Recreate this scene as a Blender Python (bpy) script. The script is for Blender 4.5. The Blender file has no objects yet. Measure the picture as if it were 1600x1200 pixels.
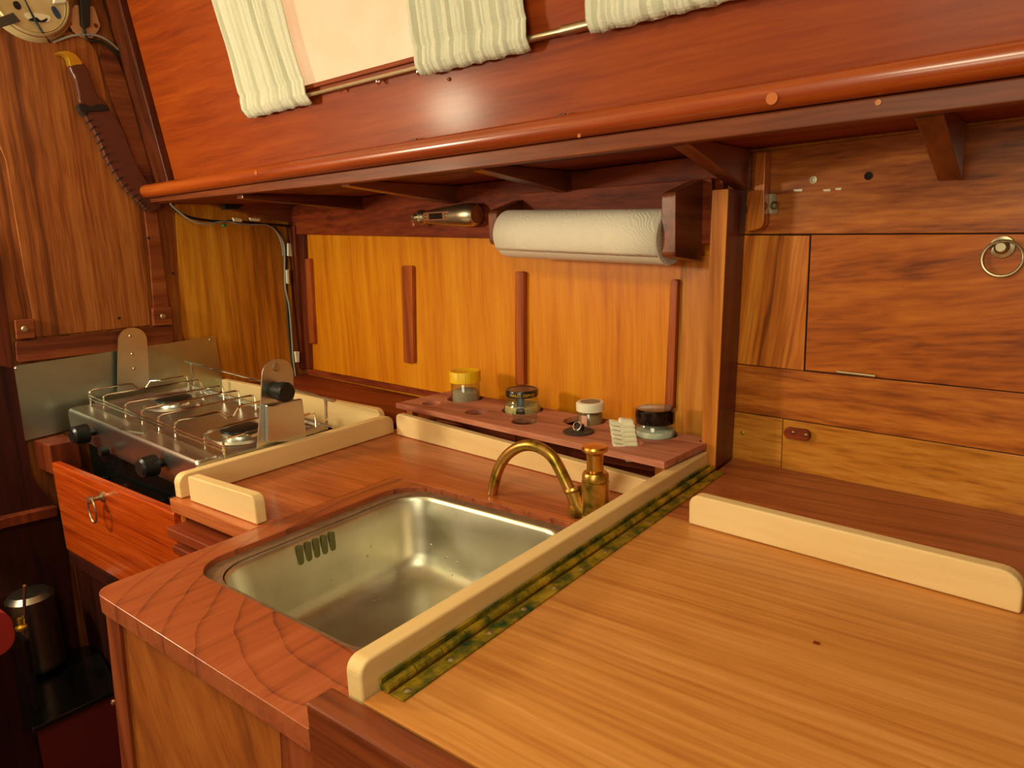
import bpy, bmesh, math, random
from mathutils import Vector, Matrix
import numpy as np
PI = math.pi
C = bpy.context.scene.collection
random.seed(4)

# ------------------------------------------------------------------ camera
# World: z = 0 is the galley worktop, X runs along the cabin, Y towards the hull side.
F_PX = 1106.12
H = 0.45
CX = np.array([0.78625137, 0.09386428, -0.61073585])
CY = np.array([0.61678321, -0.17879783, 0.76655712])
CZ = np.array([-0.03724591, -0.9793982, -0.19847395])
RW = np.array([CX, CY, CZ])            # world = RW @ cam (x right, y down, z forward)
cd = bpy.data.cameras.new('camera'); cam = bpy.data.objects.new('camera', cd); C.objects.link(cam)
cd.sensor_width = 36; cd.lens = 36 * F_PX / 1600; cd.clip_start = 0.02
right, down, fwd = RW[:, 0], RW[:, 1], RW[:, 2]
M = Matrix(((right[0], -down[0], -fwd[0], 0), (right[1], -down[1], -fwd[1], 0), (right[2], -down[2], -fwd[2], H), (0, 0, 0, 1)))
cam.matrix_world = M
bpy.context.scene.camera = cam

# ------------------------------------------------------------------ light
vs = bpy.context.scene.view_settings
vs.view_transform = 'Standard'; vs.look = 'None'; vs.exposure = 0.12; vs.gamma = 1
vs.use_curve_mapping = False
world = bpy.data.worlds.new('world'); bpy.context.scene.world = world; world.use_nodes = True
world.node_tree.nodes['Background'].inputs[0].default_value = (1.0, 0.84, 0.5, 1)
world.node_tree.nodes['Background'].inputs[1].default_value = 0.14

def area_light(name, loc, target, size, power, col):
    l = bpy.data.lights.new(name, 'AREA'); l.energy = power; l.color = col
    l.shape = 'RECTANGLE'; l.size, l.size_y = size
    o = bpy.data.objects.new(name, l); C.objects.link(o); o.location = loc
    o.rotation_euler = (Vector(target) - Vector(loc)).to_track_quat('-Z', 'Y').to_euler()
    return o
pl = bpy.data.lights.new('cabin_lamp', 'POINT'); pl.energy = 36; pl.color = (1, 0.90, 0.60); pl.shadow_soft_size = 0.08
plo = bpy.data.objects.new('cabin_lamp', pl); C.objects.link(plo); plo.location = (-1.92, -0.13, 0.615)
area_light('saloon_window_light', (-0.15, -1.25, 0.62), (-0.5, 1.2, 0.2), (0.9, 0.45), 9, (1, 0.88, 0.58))
area_light('overhead_fill_light', (-0.25, -0.25, 1.08), (-0.4, 0.7, 0.0), (0.35, 0.35), 9, (1, 0.88, 0.58))  # unseen fill added overhead to brighten the lid

# ------------------------------------------------------------------ geometry of the place
O = np.array([0, 0, H])
def ray(px, py): return RW @ np.array([px - 800.0, py - 600.0, F_PX])
def V(a): return Vector((float(a[0]), float(a[1]), float(a[2])))
def onp(px, py, p0, n):
    r = ray(px, py); p0 = np.array(p0); n = np.array(n); return V(O + r * (((p0 - O) @ n) / (r @ n)))
def onz(px, py, z=0.0): return onp(px, py, (0, 0, z), (0, 0, 1))
def onx(px, py, x): return onp(px, py, (x, 0, 0), (1, 0, 0))
def ony(px, py, y): return onp(px, py, (0, y, 0), (0, 1, 0))
WN = np.array([-0.1117, -0.9937, 0.0]); WD = np.array([0.9937, -0.1117, 0.0]); W0 = np.array([-0.46, 1.266, 0.1])
WNV, WDV = V(WN), V(WD); UP = Vector((0, 0, 1))
def onw(px, py, off=0.0): return onp(px, py, W0 + WN * off, WN)      # hull side lining
def wxy(x, off=0.0, z=0.0):                                          # point of the lining at this x
    t = (x - W0[0]) / WD[0]; p = W0 + WD * t; return V((p[0] + WN[0] * off, p[1] + WN[1] * off, z))
BX = -2.05                                                           # bulkhead plane
S0 = np.array([0, 1.017, 0.639]); SU = np.array([0, -0.1473, 0.9891]); SN = np.array([0, -0.9891, -0.1473])
SNV, SUV = V(SN), V(SU)
def ons(px, py, off=0.0): return onp(px, py, S0 + SN * off, SN)      # sloping cabin side

# ------------------------------------------------------------------ mesh helpers
class MB:
    def __init__(s): s.v = []; s.f = []; s.sm = []
    def add(s, vs_, fs_, smooth=False):
        b = len(s.v); s.v += [Vector(v) for v in vs_]; s.f += [tuple(b + i for i in f) for f in fs_]; s.sm += [smooth] * len(fs_); return s
    def prism(s, pts, vec, smooth=False):
        n = len(pts); vec = Vector(vec)
        s.add(list(pts) + [p + vec for p in map(Vector, pts)],
              [tuple(range(n)), tuple(range(2 * n - 1, n - 1, -1))] + [(i, (i + 1) % n, n + (i + 1) % n, n + i) for i in range(n)], smooth)
        return s
    def box(s, x0, x1, y0, y1, z0, z1):
        return s.prism([Vector((x0, y0, z0)), Vector((x1, y0, z0)), Vector((x1, y1, z0)), Vector((x0, y1, z0))], (0, 0, z1 - z0))
    def lathe(s, prof, c, axis=(0, 0, 1), seg=32, smooth=True, rfun=None, scale=(1, 1), cap=True):
        a = Vector(axis).normalized(); u = a.orthogonal().normalized() if abs(a.z) < .9 else Vector((1, 0, 0))
        u = (u - a * u.dot(a)).normalized(); w = a.cross(u); c = Vector(c); vs_ = []
        for (r, t) in prof:
            for k in range(seg):
                th = 2 * PI * k / seg; rr = r * (rfun(th, t) if rfun else 1)
                vs_.append(c + a * t + u * (rr * math.cos(th) * scale[0]) + w * (rr * math.sin(th) * scale[1]))
        fs_ = [(i * seg + k, i * seg + (k + 1) % seg, (i + 1) * seg + (k + 1) % seg, (i + 1) * seg + k) for i in range(len(prof) - 1) for k in range(seg)]
        if cap and prof[0][0] > 2e-4: fs_.append(tuple(range(seg))[::-1])
        if cap and prof[-1][0] > 2e-4: fs_.append(tuple((len(prof) - 1) * seg + k for k in range(seg)))
        return s.add(vs_, fs_, smooth)
    def tube(s, pts, r, seg=8, closed=False, smooth=True):
        pts = [Vector(p) for p in pts]; n = len(pts); rs = r if isinstance(r, (list, tuple)) else [r] * n; vs_ = []; pu = None
        for i, p in enumerate(pts):
            if closed: t = pts[(i + 1) % n] - pts[i - 1]
            else: t = pts[min(i + 1, n - 1)] - pts[max(i - 1, 0)]
            t.normalize()
            if pu is None: pu = t.orthogonal().normalized()
            u = pu - t * pu.dot(t); u.normalize(); pu = u; w = t.cross(u)
            for k in range(seg):
                a = 2 * PI * k / seg; vs_.append(p + (u * math.cos(a) + w * math.sin(a)) * rs[i])
        m = n if closed else n - 1
        fs_ = [(i * seg + k, i * seg + (k + 1) % seg, ((i + 1) % n) * seg + (k + 1) % seg, ((i + 1) % n) * seg + k) for i in range(m) for k in range(seg)]
        if not closed: fs_ += [tuple(range(seg))[::-1], tuple((n - 1) * seg + k for k in range(seg))]
        return s.add(vs_, fs_, smooth)
    def plate(s, outer, holes, z0, z1):
        bm = bmesh.new(); loops = []
        for lp in [outer] + holes:
            vv = [bm.verts.new((p[0], p[1], 0)) for p in lp]; loops.append(vv)
            for i in range(len(vv)): bm.edges.new((vv[i], vv[(i + 1) % len(vv)]))
        bmesh.ops.triangle_fill(bm, use_beauty=True, use_dissolve=False, edges=bm.edges[:])
        bm.verts.index_update(); n = len(bm.verts)
        vs_ = [Vector((v.co.x, v.co.y, z1)) for v in bm.verts] + [Vector((v.co.x, v.co.y, z0)) for v in bm.verts]
        fs_ = []
        for f in bm.faces:
            ids = [v.index for v in f.verts]
            if f.normal.z < 0: ids = ids[::-1]
            fs_.append(tuple(ids)); fs_.append(tuple(n + i for i in ids[::-1]))
        for vv in loops:
            for i in range(len(vv)):
                a, b = vv[i].index, vv[(i + 1) % len(vv)].index; fs_.append((a, n + a, n + b, b))
        bm.free(); return s.add(vs_, fs_)
    def grid(s, rows, smooth=True):
        nr, nc = len(rows), len(rows[0])
        return s.add([p for r in rows for p in r], [(i * nc + j, i * nc + j + 1, (i + 1) * nc + j + 1, (i + 1) * nc + j) for i in range(nr - 1) for j in range(nc - 1)], smooth)

def arc_pts(pts, rads, n=6):
    """round the corners of a polygon of 3D points; rads: one radius or one per corner"""
    pts = [Vector(p) for p in pts]; m = len(pts); out = []
    if not isinstance(rads, (list, tuple)): rads = [rads] * m
    for i, p in enumerate(pts):
        r = rads[i]
        if r <= 0: out.append(p); continue
        a = (pts[i - 1] - p); b = (pts[(i + 1) % m] - p); la, lb = a.length, b.length; a.normalize(); b.normalize()
        ang = a.angle(b); t = min(r / math.tan(ang / 2), la * .48, lb * .48); r2 = t * math.tan(ang / 2)
        p1, p2 = p + a * t, p + b * t; cc = p + (a + b).normalized() * (r2 / math.sin(ang / 2))
        v1, v2 = p1 - cc, p2 - cc; th = v1.angle(v2)
        for k in range(n + 1):
            f = k / n
            out.append(cc + (v1 * math.sin((1 - f) * th) + v2 * math.sin(f * th)) / math.sin(th) if th > 1e-4 else p1.lerp(p2, f))
    return out
def smooth_path(pts, n=6, closed=False):
    pts = [Vector(p) for p in pts]; out = []; m = len(pts)
    rng = range(m) if closed else range(m - 1)
    for i in rng:
        p0 = pts[i - 1] if (i > 0 or closed) else pts[0]; p1 = pts[i]; p2 = pts[(i + 1) % m]; p3 = pts[(i + 2) % m] if (closed or i + 2 < m) else pts[-1]
        for k in range(n):
            t = k / n
            out.append(0.5 * ((2 * p1) + (p2 - p0) * t + (2 * p0 - 5 * p1 + 4 * p2 - p3) * t * t + (3 * p1 - p0 - 3 * p2 + p3) * t ** 3))
    if not closed: out.append(pts[-1])
    return out
def circ(c, r, n=24, ry=None): return [Vector((c[0] + r * math.cos(2 * PI * k / n), c[1] + (ry or r) * math.sin(2 * PI * k / n), 0)) for k in range(n)]

WORLD_AT = {}
def link_mesh(name, mb, mat, loc, parent=None, bevel=0.0, seg=2, sharp=35, sub=0):
    me = bpy.data.meshes.new(name); me.from_pydata([v - loc for v in mb.v], [], mb.f)
    for p, sm in zip(me.polygons, mb.sm): p.use_smooth = sm
    bm = bmesh.new(); bm.from_mesh(me); bmesh.ops.remove_doubles(bm, verts=bm.verts[:], dist=1e-6)
    bmesh.ops.recalc_face_normals(bm, faces=bm.faces[:])
    for e in bm.edges:
        if len(e.link_faces) == 2 and e.calc_face_angle(0) > math.radians(sharp): e.smooth = False
    bm.to_mesh(me); bm.free()
    for m in (mat if isinstance(mat, list) else [mat]): me.materials.append(m)
    o = bpy.data.objects.new(name, me); C.objects.link(o)
    if parent is not None: o.parent = parent; o.location = (0, 0, 0)
    else: o.location = loc
    if bevel:
        b = o.modifiers.new('bevel', 'BEVEL'); b.width = bevel; b.segments = seg; b.limit_method = 'ANGLE'; b.angle_limit = math.radians(40)
    if sub:
        sb = o.modifiers.new('sub', 'SUBSURF'); sb.levels = sub; sb.render_levels = sub
    WORLD_AT[o.name] = loc
    return o
def base_of(mb):
    xs = [v.x for v in mb.v]; ys = [v.y for v in mb.v]; zs = [v.z for v in mb.v]
    return Vector(((min(xs) + max(xs)) / 2, (min(ys) + max(ys)) / 2, min(zs)))
def tag(o, label, cat, group=None):
    o['label'] = label; o['category'] = cat
    if group: o['group'] = group
    return o
def single(name, mb, mat, label, cat, group=None, **k):
    return tag(link_mesh(name, mb, mat, base_of(mb), None, **k), label, cat, group)
def struct(name, mb, mat, **k):
    o = link_mesh(name, mb, mat, base_of(mb), None, **k); o['kind'] = 'structure'; return o
def thing(name, loc, label, cat, group=None):
    o = bpy.data.objects.new(name, None); C.objects.link(o); o.location = loc; o.empty_display_size = .02
    WORLD_AT[o.name] = Vector(loc); return tag(o, label, cat, group)
def part(name, mb, mat, parent, label=None, **k):
    o = link_mesh(name, mb, mat, WORLD_AT[parent.name], parent, **k)
    if label: o['label'] = label
    return o
def spart(name, mb, mat, parent, **k):          # a piece of the setting (child of structure)
    return part(name, mb, mat, parent, **k)

# ------------------------------------------------------------------ materials
def s2l(c):
    return tuple(((x / 255) / 12.92 if x / 255 <= .04045 else ((x / 255 + .055) / 1.055) ** 2.4) for x in c) + (1,)
def newmat(name):
    m = bpy.data.materials.new(name); m.use_nodes = True
    return m, m.node_tree, m.node_tree.nodes['Principled BSDF']
def plain(name, col, rough=.5, metal=0.0, coat=0.0, noise=0.0, nscale=20, bump=0.0, trans=0.0, ior=1.45, emit=0.0):
    m, nt, b = newmat(name); c = s2l(col)
    b.inputs['Base Color'].default_value = c; b.inputs['Roughness'].default_value = rough; b.inputs['Metallic'].default_value = metal
    b.inputs['Coat Weight'].default_value = coat; b.inputs['Transmission Weight'].default_value = trans; b.inputs['IOR'].default_value = ior
    if emit: b.inputs['Emission Color'].default_value = c; b.inputs['Emission Strength'].default_value = emit
    if noise or bump:
        tc = nt.nodes.new('ShaderNodeTexCoord'); n = nt.nodes.new('ShaderNodeTexNoise'); n.inputs['Scale'].default_value = nscale; n.inputs['Detail'].default_value = 5
        nt.links.new(tc.outputs['Object'], n.inputs['Vector'])
        if noise:
            mx = nt.nodes.new('ShaderNodeMix'); mx.data_type = 'RGBA'; mx.inputs[6].default_value = tuple(x * (1 - noise) for x in c[:3]) + (1,); mx.inputs[7].default_value = tuple(min(1, x * (1 + noise)) for x in c[:3]) + (1,)
            nt.links.new(n.outputs['Fac'], mx.inputs[0]); nt.links.new(mx.outputs[2], b.inputs['Base Color'])
        if bump:
            bp = nt.nodes.new('ShaderNodeBump'); bp.inputs['Strength'].default_value = bump; bp.inputs['Distance'].default_value = .002
            nt.links.new(n.outputs['Fac'], bp.inputs['Height']); nt.links.new(bp.outputs['Normal'], b.inputs['Normal'])
    return m
def wood(name, dark, mid, light, axis='x', ribbon=12, rough=.38, coat=.35, fine=.35, contrast=1.0, rings=0.0, wob=.022, bump=.15, along=.9, tilt=0.0, mid_amp=.5, plane='y', spec=.35):
    m, nt, b = newmat(name); N = nt.nodes.new; L = nt.links.new
    tc = N('ShaderNodeTexCoord'); info = N('ShaderNodeObjectInfo')
    ofs = N('ShaderNodeVectorMath'); ofs.operation = 'ADD'; L(tc.outputs['Object'], ofs.inputs[0])
    rnd = N('ShaderNodeMath'); rnd.operation = 'MULTIPLY'; rnd.inputs[1].default_value = 7.0; L(info.outputs['Random'], rnd.inputs[0]); L(rnd.outputs[0], ofs.inputs[1])
    rot = N('ShaderNodeMapping'); rot.inputs['Rotation'].default_value = (0, tilt, 0) if plane == 'y' else (tilt, 0, 0); L(ofs.outputs[0], rot.inputs[0])
    wn = N('ShaderNodeTexNoise'); wn.inputs['Scale'].default_value = 3.2; wn.inputs['Detail'].default_value = 2; L(rot.outputs[0], wn.inputs['Vector'])
    ws = N('ShaderNodeVectorMath'); ws.operation = 'SCALE'; ws.inputs['Scale'].default_value = wob; L(wn.outputs['Color'], ws.inputs[0])
    ad = N('ShaderNodeVectorMath'); ad.operation = 'ADD'; L(rot.outputs[0], ad.inputs[0]); L(ws.outputs[0], ad.inputs[1])
    def mapped(al, ac):
        mp = N('ShaderNodeMapping'); sc = [ac, ac, ac]; sc['xyz'.index(axis)] = al; mp.inputs['Scale'].default_value = sc; L(ad.outputs[0], mp.inputs[0]); return mp
    n1 = N('ShaderNodeTexNoise'); n1.inputs['Scale'].default_value = 1; n1.inputs['Detail'].default_value = 3; n1.inputs['Roughness'].default_value = .55; L(mapped(along, ribbon).outputs[0], n1.inputs['Vector'])
    n2 = N('ShaderNodeTexNoise'); n2.inputs['Scale'].default_value = 1; n2.inputs['Detail'].default_value = 4; L(mapped(9, 190).outputs[0], n2.inputs['Vector'])
    n3 = N('ShaderNodeTexNoise'); n3.inputs['Scale'].default_value = 2.1; n3.inputs['Detail'].default_value = 3; L(rot.outputs[0], n3.inputs['Vector'])
    mr = N('ShaderNodeMapRange'); mr.inputs[1].default_value = .5 - .2 / contrast; mr.inputs[2].default_value = .5 + .2 / contrast; L(n1.outputs['Fac'], mr.inputs[0])
    n4 = N('ShaderNodeTexNoise'); n4.inputs['Scale'].default_value = 1; n4.inputs['Detail'].default_value = 3; L(mapped(along * 2.2, ribbon * 3.6).outputs[0], n4.inputs['Vector'])
    mr4 = N('ShaderNodeMapRange'); mr4.inputs[1].default_value = .3; mr4.inputs[2].default_value = .7; mr4.inputs[3].default_value = -.5 * mid_amp; mr4.inputs[4].default_value = .5 * mid_amp; L(n4.outputs['Fac'], mr4.inputs[0])
    mrs = N('ShaderNodeMath'); mrs.operation = 'ADD'; L(mr.outputs[0], mrs.inputs[0]); L(mr4.outputs[0], mrs.inputs[1])
    m2 = N('ShaderNodeMath'); m2.operation = 'MULTIPLY_ADD'; m2.inputs[1].default_value = fine * 1.6; L(n2.outputs['Fac'], m2.inputs[0]); 
    m2b = N('ShaderNodeMath'); m2b.operation = 'SUBTRACT'; m2b.inputs[1].default_value = fine * .8; L(mrs.outputs[0], m2b.inputs[0]); L(m2b.outputs[0], m2.inputs[2])
    m3 = N('ShaderNodeMath'); m3.operation = 'MULTIPLY_ADD'; m3.inputs[1].default_value = .5; L(n3.outputs['Fac'], m3.inputs[0])
    m3b = N('ShaderNodeMath'); m3b.operation = 'SUBTRACT'; m3b.inputs[1].default_value = .25; L(m2.outputs[0], m3b.inputs[0]); L(m3b.outputs[0], m3.inputs[2])
    fac = m3
    if rings:
        wv = N('ShaderNodeTexWave'); wv.wave_type = 'RINGS'; wv.rings_direction = 'Z'; wv.wave_profile = 'SAW'; wv.inputs['Scale'].default_value = 8.5; wv.inputs['Distortion'].default_value = 1.6
        wv.inputs['Detail'].default_value = 2; wv.inputs['Detail Scale'].default_value = 1.2
        mp = N('ShaderNodeMapping'); mp.inputs['Location'].default_value = (-.30, -.06, 0); mp.inputs['Scale'].default_value = (1.0, .8, 1); L(tc.outputs['Object'], mp.inputs[0]); L(mp.outputs[0], wv.inputs['Vector'])
        pw = N('ShaderNodeMath'); pw.operation = 'POWER'; pw.inputs[1].default_value = 10; L(wv.outputs['Fac'], pw.inputs[0])
        sb = N('ShaderNodeMath'); sb.operation = 'MULTIPLY_ADD'; sb.inputs[1].default_value = -rings; L(pw.outputs[0], sb.inputs[0]); L(m3.outputs[0], sb.inputs[2]); fac = sb
    cr = N('ShaderNodeValToRGB'); e = cr.color_ramp.elements; e[0].position = .0; e[0].color = s2l(dark); e[1].position = 1; e[1].color = s2l(light)
    em = cr.color_ramp.elements.new(.5); em.color = s2l(mid); L(fac.outputs[0], cr.inputs[0]); L(cr.outputs[0], b.inputs['Base Color'])
    b.inputs['Roughness'].default_value = rough; b.inputs['Coat Weight'].default_value = coat; b.inputs['Coat Roughness'].default_value = .17; b.inputs['Specular IOR Level'].default_value = spec
    bp = N('ShaderNodeBump'); bp.inputs['Strength'].default_value = bump; bp.inputs['Distance'].default_value = .0006; L(n2.outputs['Fac'], bp.inputs['Height']); L(bp.outputs['Normal'], b.inputs['Normal'])
    return m
M = {}
def thin_glass():
    m, nt, b = newmat('clear thin glass'); N = nt.nodes.new; L = nt.links.new
    tr = N('ShaderNodeBsdfTransparent'); tr.inputs[0].default_value = (.93, .95, .92, 1); gl = N('ShaderNodeBsdfGlossy'); gl.inputs['Roughness'].default_value = .04
    lw = N('ShaderNodeLayerWeight'); lw.inputs[0].default_value = .5; pw = N('ShaderNodeMath'); pw.operation = 'POWER'; pw.inputs[1].default_value = 3.5; L(lw.outputs['Facing'], pw.inputs[0])
    fr = N('ShaderNodeMath'); fr.operation = 'MULTIPLY_ADD'; fr.inputs[1].default_value = .55; fr.inputs[2].default_value = .05; L(pw.outputs[0], fr.inputs[0]); mx = N('ShaderNodeMixShader'); L(fr.outputs[0], mx.inputs[0]); L(tr.outputs[0], mx.inputs[1]); L(gl.outputs[0], mx.inputs[2])
    L(mx.outputs[0], nt.nodes['Material Output'].inputs['Surface']); return m
M['hull_ply'] = wood('varnished orange plywood', (192, 98, 6), (224, 136, 14), (238, 160, 30), 'z', 12, rough=.42, coat=.2, fine=.5, contrast=.5, mid_amp=.4)
M['mahog_h'] = wood('ribbon mahogany horizontal', (116, 52, 10), (172, 92, 26), (204, 122, 42), 'x', 48, rough=.38, coat=.3, contrast=.75, fine=.6, wob=.006, along=.3, mid_amp=.3)
M['mahog_v'] = wood('ribbon mahogany vertical', (130, 62, 12), (194, 108, 28), (222, 142, 48), 'z', 46, rough=.38, coat=.3, contrast=.9, fine=.6, tilt=-.12, along=.7)
M['door_wood'] = wood('mahogany locker door', (122, 56, 10), (178, 92, 22), (202, 116, 34), 'x', 24, rough=.34, coat=.4, contrast=.55, fine=.6, tilt=.10, wob=.025, along=.4, mid_amp=.4)
M['lower_wood'] = wood('golden lower lining', (156, 90, 24), (196, 126, 42), (212, 148, 62), 'x', 34, rough=.3, coat=.5, contrast=.45, fine=.7, along=.4, wob=.008)
M['bulk'] = wood('bulkhead mahogany veneer', (98, 48, 14), (144, 78, 30), (172, 106, 48), 'z', 24, rough=.5, coat=.1, contrast=.75, fine=.8, along=.3, mid_amp=.6)
M['bulk_ply'] = wood('bulkhead plywood', (140, 78, 14), (198, 128, 30), (226, 164, 52), 'z', 14, rough=.45, coat=.15, contrast=.7, fine=.5)
M['bulk_trim'] = wood('bulkhead red trim', (90, 36, 14), (130, 62, 28), (152, 84, 42), 'y', 16, rough=.5, coat=.1, fine=.5)
M['cabin_side'] = wood('red gloss mahogany', (118, 40, 2), (150, 60, 5), (172, 78, 10), 'x', 14, rough=.5, coat=.12, contrast=.35, fine=.5, mid_amp=.4, along=1.6, spec=.25)
M['rail'] = wood('red mahogany rail', (120, 40, 6), (160, 66, 14), (186, 92, 26), 'x', 14, rough=.35, coat=.8, contrast=.6, fine=.35)
M['dark_red'] = wood('dark mahogany', (84, 28, 10), (128, 50, 20), (150, 68, 28), 'x', 20, rough=.55, coat=.0, fine=.6, contrast=.7, spec=.2)
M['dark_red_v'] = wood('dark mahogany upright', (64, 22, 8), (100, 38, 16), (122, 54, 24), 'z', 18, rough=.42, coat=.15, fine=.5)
M['dark_red_y'] = wood('dark mahogany knee', (84, 38, 20), (122, 62, 34), (146, 80, 46), 'y', 18, rough=.35, coat=.3)
M['batten'] = wood('mahogany batten', (120, 50, 16), (160, 74, 26), (184, 94, 36), 'z', 30, rough=.4, coat=.2)
M['post'] = wood('golden post', (150, 82, 22), (196, 118, 40), (216, 144, 58), 'z', 26, rough=.4, coat=.25)
M['worktop'] = wood('teak worktop', (146, 72, 34), (182, 96, 50), (202, 120, 68), 'x', 26, rough=.3, coat=.35, contrast=.45, fine=.8, mid_amp=.4)
M['surround'] = wood('teak sink surround', (98, 48, 36), (168, 86, 48), (190, 106, 64), 'y', 16, rough=.32, coat=.4, contrast=.3, fine=.4, rings=.38, wob=.02, mid_amp=.2)
M['lid'] = wood('honey mahogany lid', (176, 106, 46), (206, 138, 66), (224, 160, 90), 'x', 26, rough=.42, coat=.25, contrast=.45, fine=.6, along=.8, wob=.012, mid_amp=.4)
M['beech'] = wood('pale beech', (226, 186, 124), (238, 206, 148), (246, 220, 168), 'x', 8, rough=.5, coat=0, fine=.2, contrast=.5, bump=.05)
M['beech_y'] = wood('pale beech lengthwise', (224, 184, 122), (236, 204, 144), (244, 216, 162), 'y', 8, rough=.5, coat=0, fine=.2, contrast=.5, bump=.05)
M['rack'] = wood('rack hardwood', (140, 76, 58), (182, 112, 86), (204, 138, 108), 'x', 22, rough=.6, coat=0, fine=.6, contrast=.9)
M['drawer'] = wood('gloss ribbon mahogany', (138, 42, 8), (182, 70, 16), (206, 96, 32), 'x', 40, rough=.25, coat=.6, contrast=.5, fine=.5, along=1.4, wob=.01)
M['cab_panel'] = wood('cabinet panel', (120, 56, 14), (166, 88, 28), (188, 112, 42), 'z', 7, rough=.5, coat=.1, contrast=.35, wob=.10, tilt=.5, fine=.5, along=4, mid_amp=.5)
M['stile'] = wood('cabinet stile', (112, 46, 20), (148, 70, 32), (168, 88, 44), 'z', 18, rough=.45, coat=.15)
M['floor'] = plain('dark red cabin sole', (92, 22, 18), .55, noise=.3, nscale=6)
M['ceil'] = plain('cream painted headlining', (236, 226, 196), .6)
M['slot'] = plain('slimy slot', (104, 100, 50), .4)
M['weathered'] = plain('weathered rebate', (122, 92, 66), .75, noise=.5, nscale=70, bump=.3)
M['lipping'] = wood('brown lipping', (84, 34, 10), (126, 56, 20), (150, 76, 32), 'x', 24, rough=.4, coat=.25, fine=.6, contrast=.6)
M['fascia'] = wood('brown orange fascia', (84, 34, 8), (124, 56, 16), (150, 78, 28), 'x', 20, rough=.5, coat=.1, contrast=.6, fine=.5)
M['deep'] = wood('shade-toned mahogany', (34, 10, 5), (58, 18, 9), (74, 26, 12), 'z', 18, rough=.6, coat=0, fine=.5, spec=.2)  # near-black red that paints the shade of the lower left recess
M['redrear'] = wood('reddish rear counter', (124, 60, 28), (170, 92, 46), (190, 112, 60), 'x', 24, rough=.42, coat=.25, contrast=.5, fine=.6)
M['shadepost'] = wood('shadow-toned corner mahogany', (46, 18, 6), (76, 30, 10), (96, 42, 16), 'z', 20, rough=.4, coat=.2, fine=.5)  # shadow of the bulkhead corner put into the wood colour
M['fleck'] = plain('worn varnish plug', (196, 104, 40), .4)
M['groove'] = plain('dark gap', (40, 18, 8), .9)
M['steel'] = plain('brushed steel', (212, 216, 210), .3, 1.0, noise=.12, nscale=30, bump=.05)
M['chrome'] = plain('chromed wire', (240, 232, 216), .14, 1.0)
M['plate'] = plain('splash plate', (176, 182, 166), .34, 1.0, noise=.3, nscale=9, bump=.4)
M['black'] = plain('black plastic', (22, 24, 24), .35)
M['blackgloss'] = plain('black enamel', (16, 16, 14), .12, coat=.5)
M['rubber'] = plain('dark rubber', (62, 50, 44), .6)
M['white'] = plain('white plastic', (232, 230, 210), .5)
M['cable'] = plain('grey cable', (150, 148, 138), .5)
M['cable_dark'] = plain('dark cable', (34, 28, 24), .5)
M['nickel'] = plain('aged nickel', (190, 178, 146), .36, 1.0, noise=.2, nscale=60)
M['brassg'] = plain('gold brass', (212, 158, 74), .28, 1.0, noise=.1, nscale=50)
M['glass'] = thin_glass()
M['yellow'] = plain('yellow lid', (238, 192, 20), .4)
M['cream'] = plain('cream plastic', (246, 242, 212), .45)
M['screw'] = plain('screw head', (150, 130, 90), .35, 1.0)
M['leather'] = plain('brown leather', (96, 48, 34), .5, noise=.2, nscale=30, bump=.2)
M['handle'] = plain('dark wood grip', (88, 44, 28), .35, coat=.3)
M['brass'] = plain('polished brass', (226, 190, 60), .3, .8)
M['stitch'] = plain('stitch', (38, 20, 16), .8)
M['clockface'] = plain('tarnished dial', (206, 182, 132), .55, 0, noise=.2, nscale=25)
M['clockring'] = plain('tarnished case', (186, 164, 116), .45, .3, noise=.2, nscale=40)
M['copperplate'] = plain('pinkish plate', (206, 148, 104), .5)
M['cushion'] = plain('red cushion', (150, 30, 18), .8, noise=.15, nscale=80)

def verdigris():
    m, nt, b = newmat('verdigris brass'); N = nt.nodes.new; L = nt.links.new
    tc = N('ShaderNodeTexCoord'); n = N('ShaderNodeTexNoise'); n.inputs['Scale'].default_value = 26; n.inputs['Detail'].default_value = 6; n.inputs['Roughness'].default_value = .65; L(tc.outputs['Object'], n.inputs['Vector'])
    cr = N('ShaderNodeValToRGB'); e = cr.color_ramp.elements; e[0].position = .36; e[0].color = s2l((24, 72, 40)); e[1].position = .56; e[1].color = s2l((174, 146, 30))
    x = e.new(.45); x.color = s2l((110, 106, 24)); x = e.new(.72); x.color = s2l((206, 178, 60)); L(n.outputs['Fac'], cr.inputs[0]); L(cr.outputs[0], b.inputs['Base Color'])
    b.inputs['Metallic'].default_value = .45; b.inputs['Roughness'].default_value = .5
    bp = N('ShaderNodeBump'); bp.inputs['Strength'].default_value = .5; bp.inputs['Distance'].default_value = .002; L(n.outputs['Fac'], bp.inputs['Height']); L(bp.outputs['Normal'], b.inputs['Normal'])
    return m
M['verdigris'] = verdigris()
def taps():
    m, nt, b = newmat('worn tap brass'); N = nt.nodes.new; L = nt.links.new
    tc = N('ShaderNodeTexCoord'); n = N('ShaderNodeTexNoise'); n.inputs['Scale'].default_value = 45; n.inputs['Detail'].default_value = 5; L(tc.outputs['Object'], n.inputs['Vector'])
    cr = N('ShaderNodeValToRGB'); e = cr.color_ramp.elements; e[0].position = .34; e[0].color = s2l((112, 96, 36)); e[1].position = .6; e[1].color = s2l((206, 156, 84)); x = e.new(.46); x.color = s2l((176, 140, 54))
    L(n.outputs['Fac'], cr.inputs[0]); L(cr.outputs[0], b.inputs['Base Color']); b.inputs['Metallic'].default_value = .9; b.inputs['Roughness'].default_value = .33
    return m
M['tap'] = taps()
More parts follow.
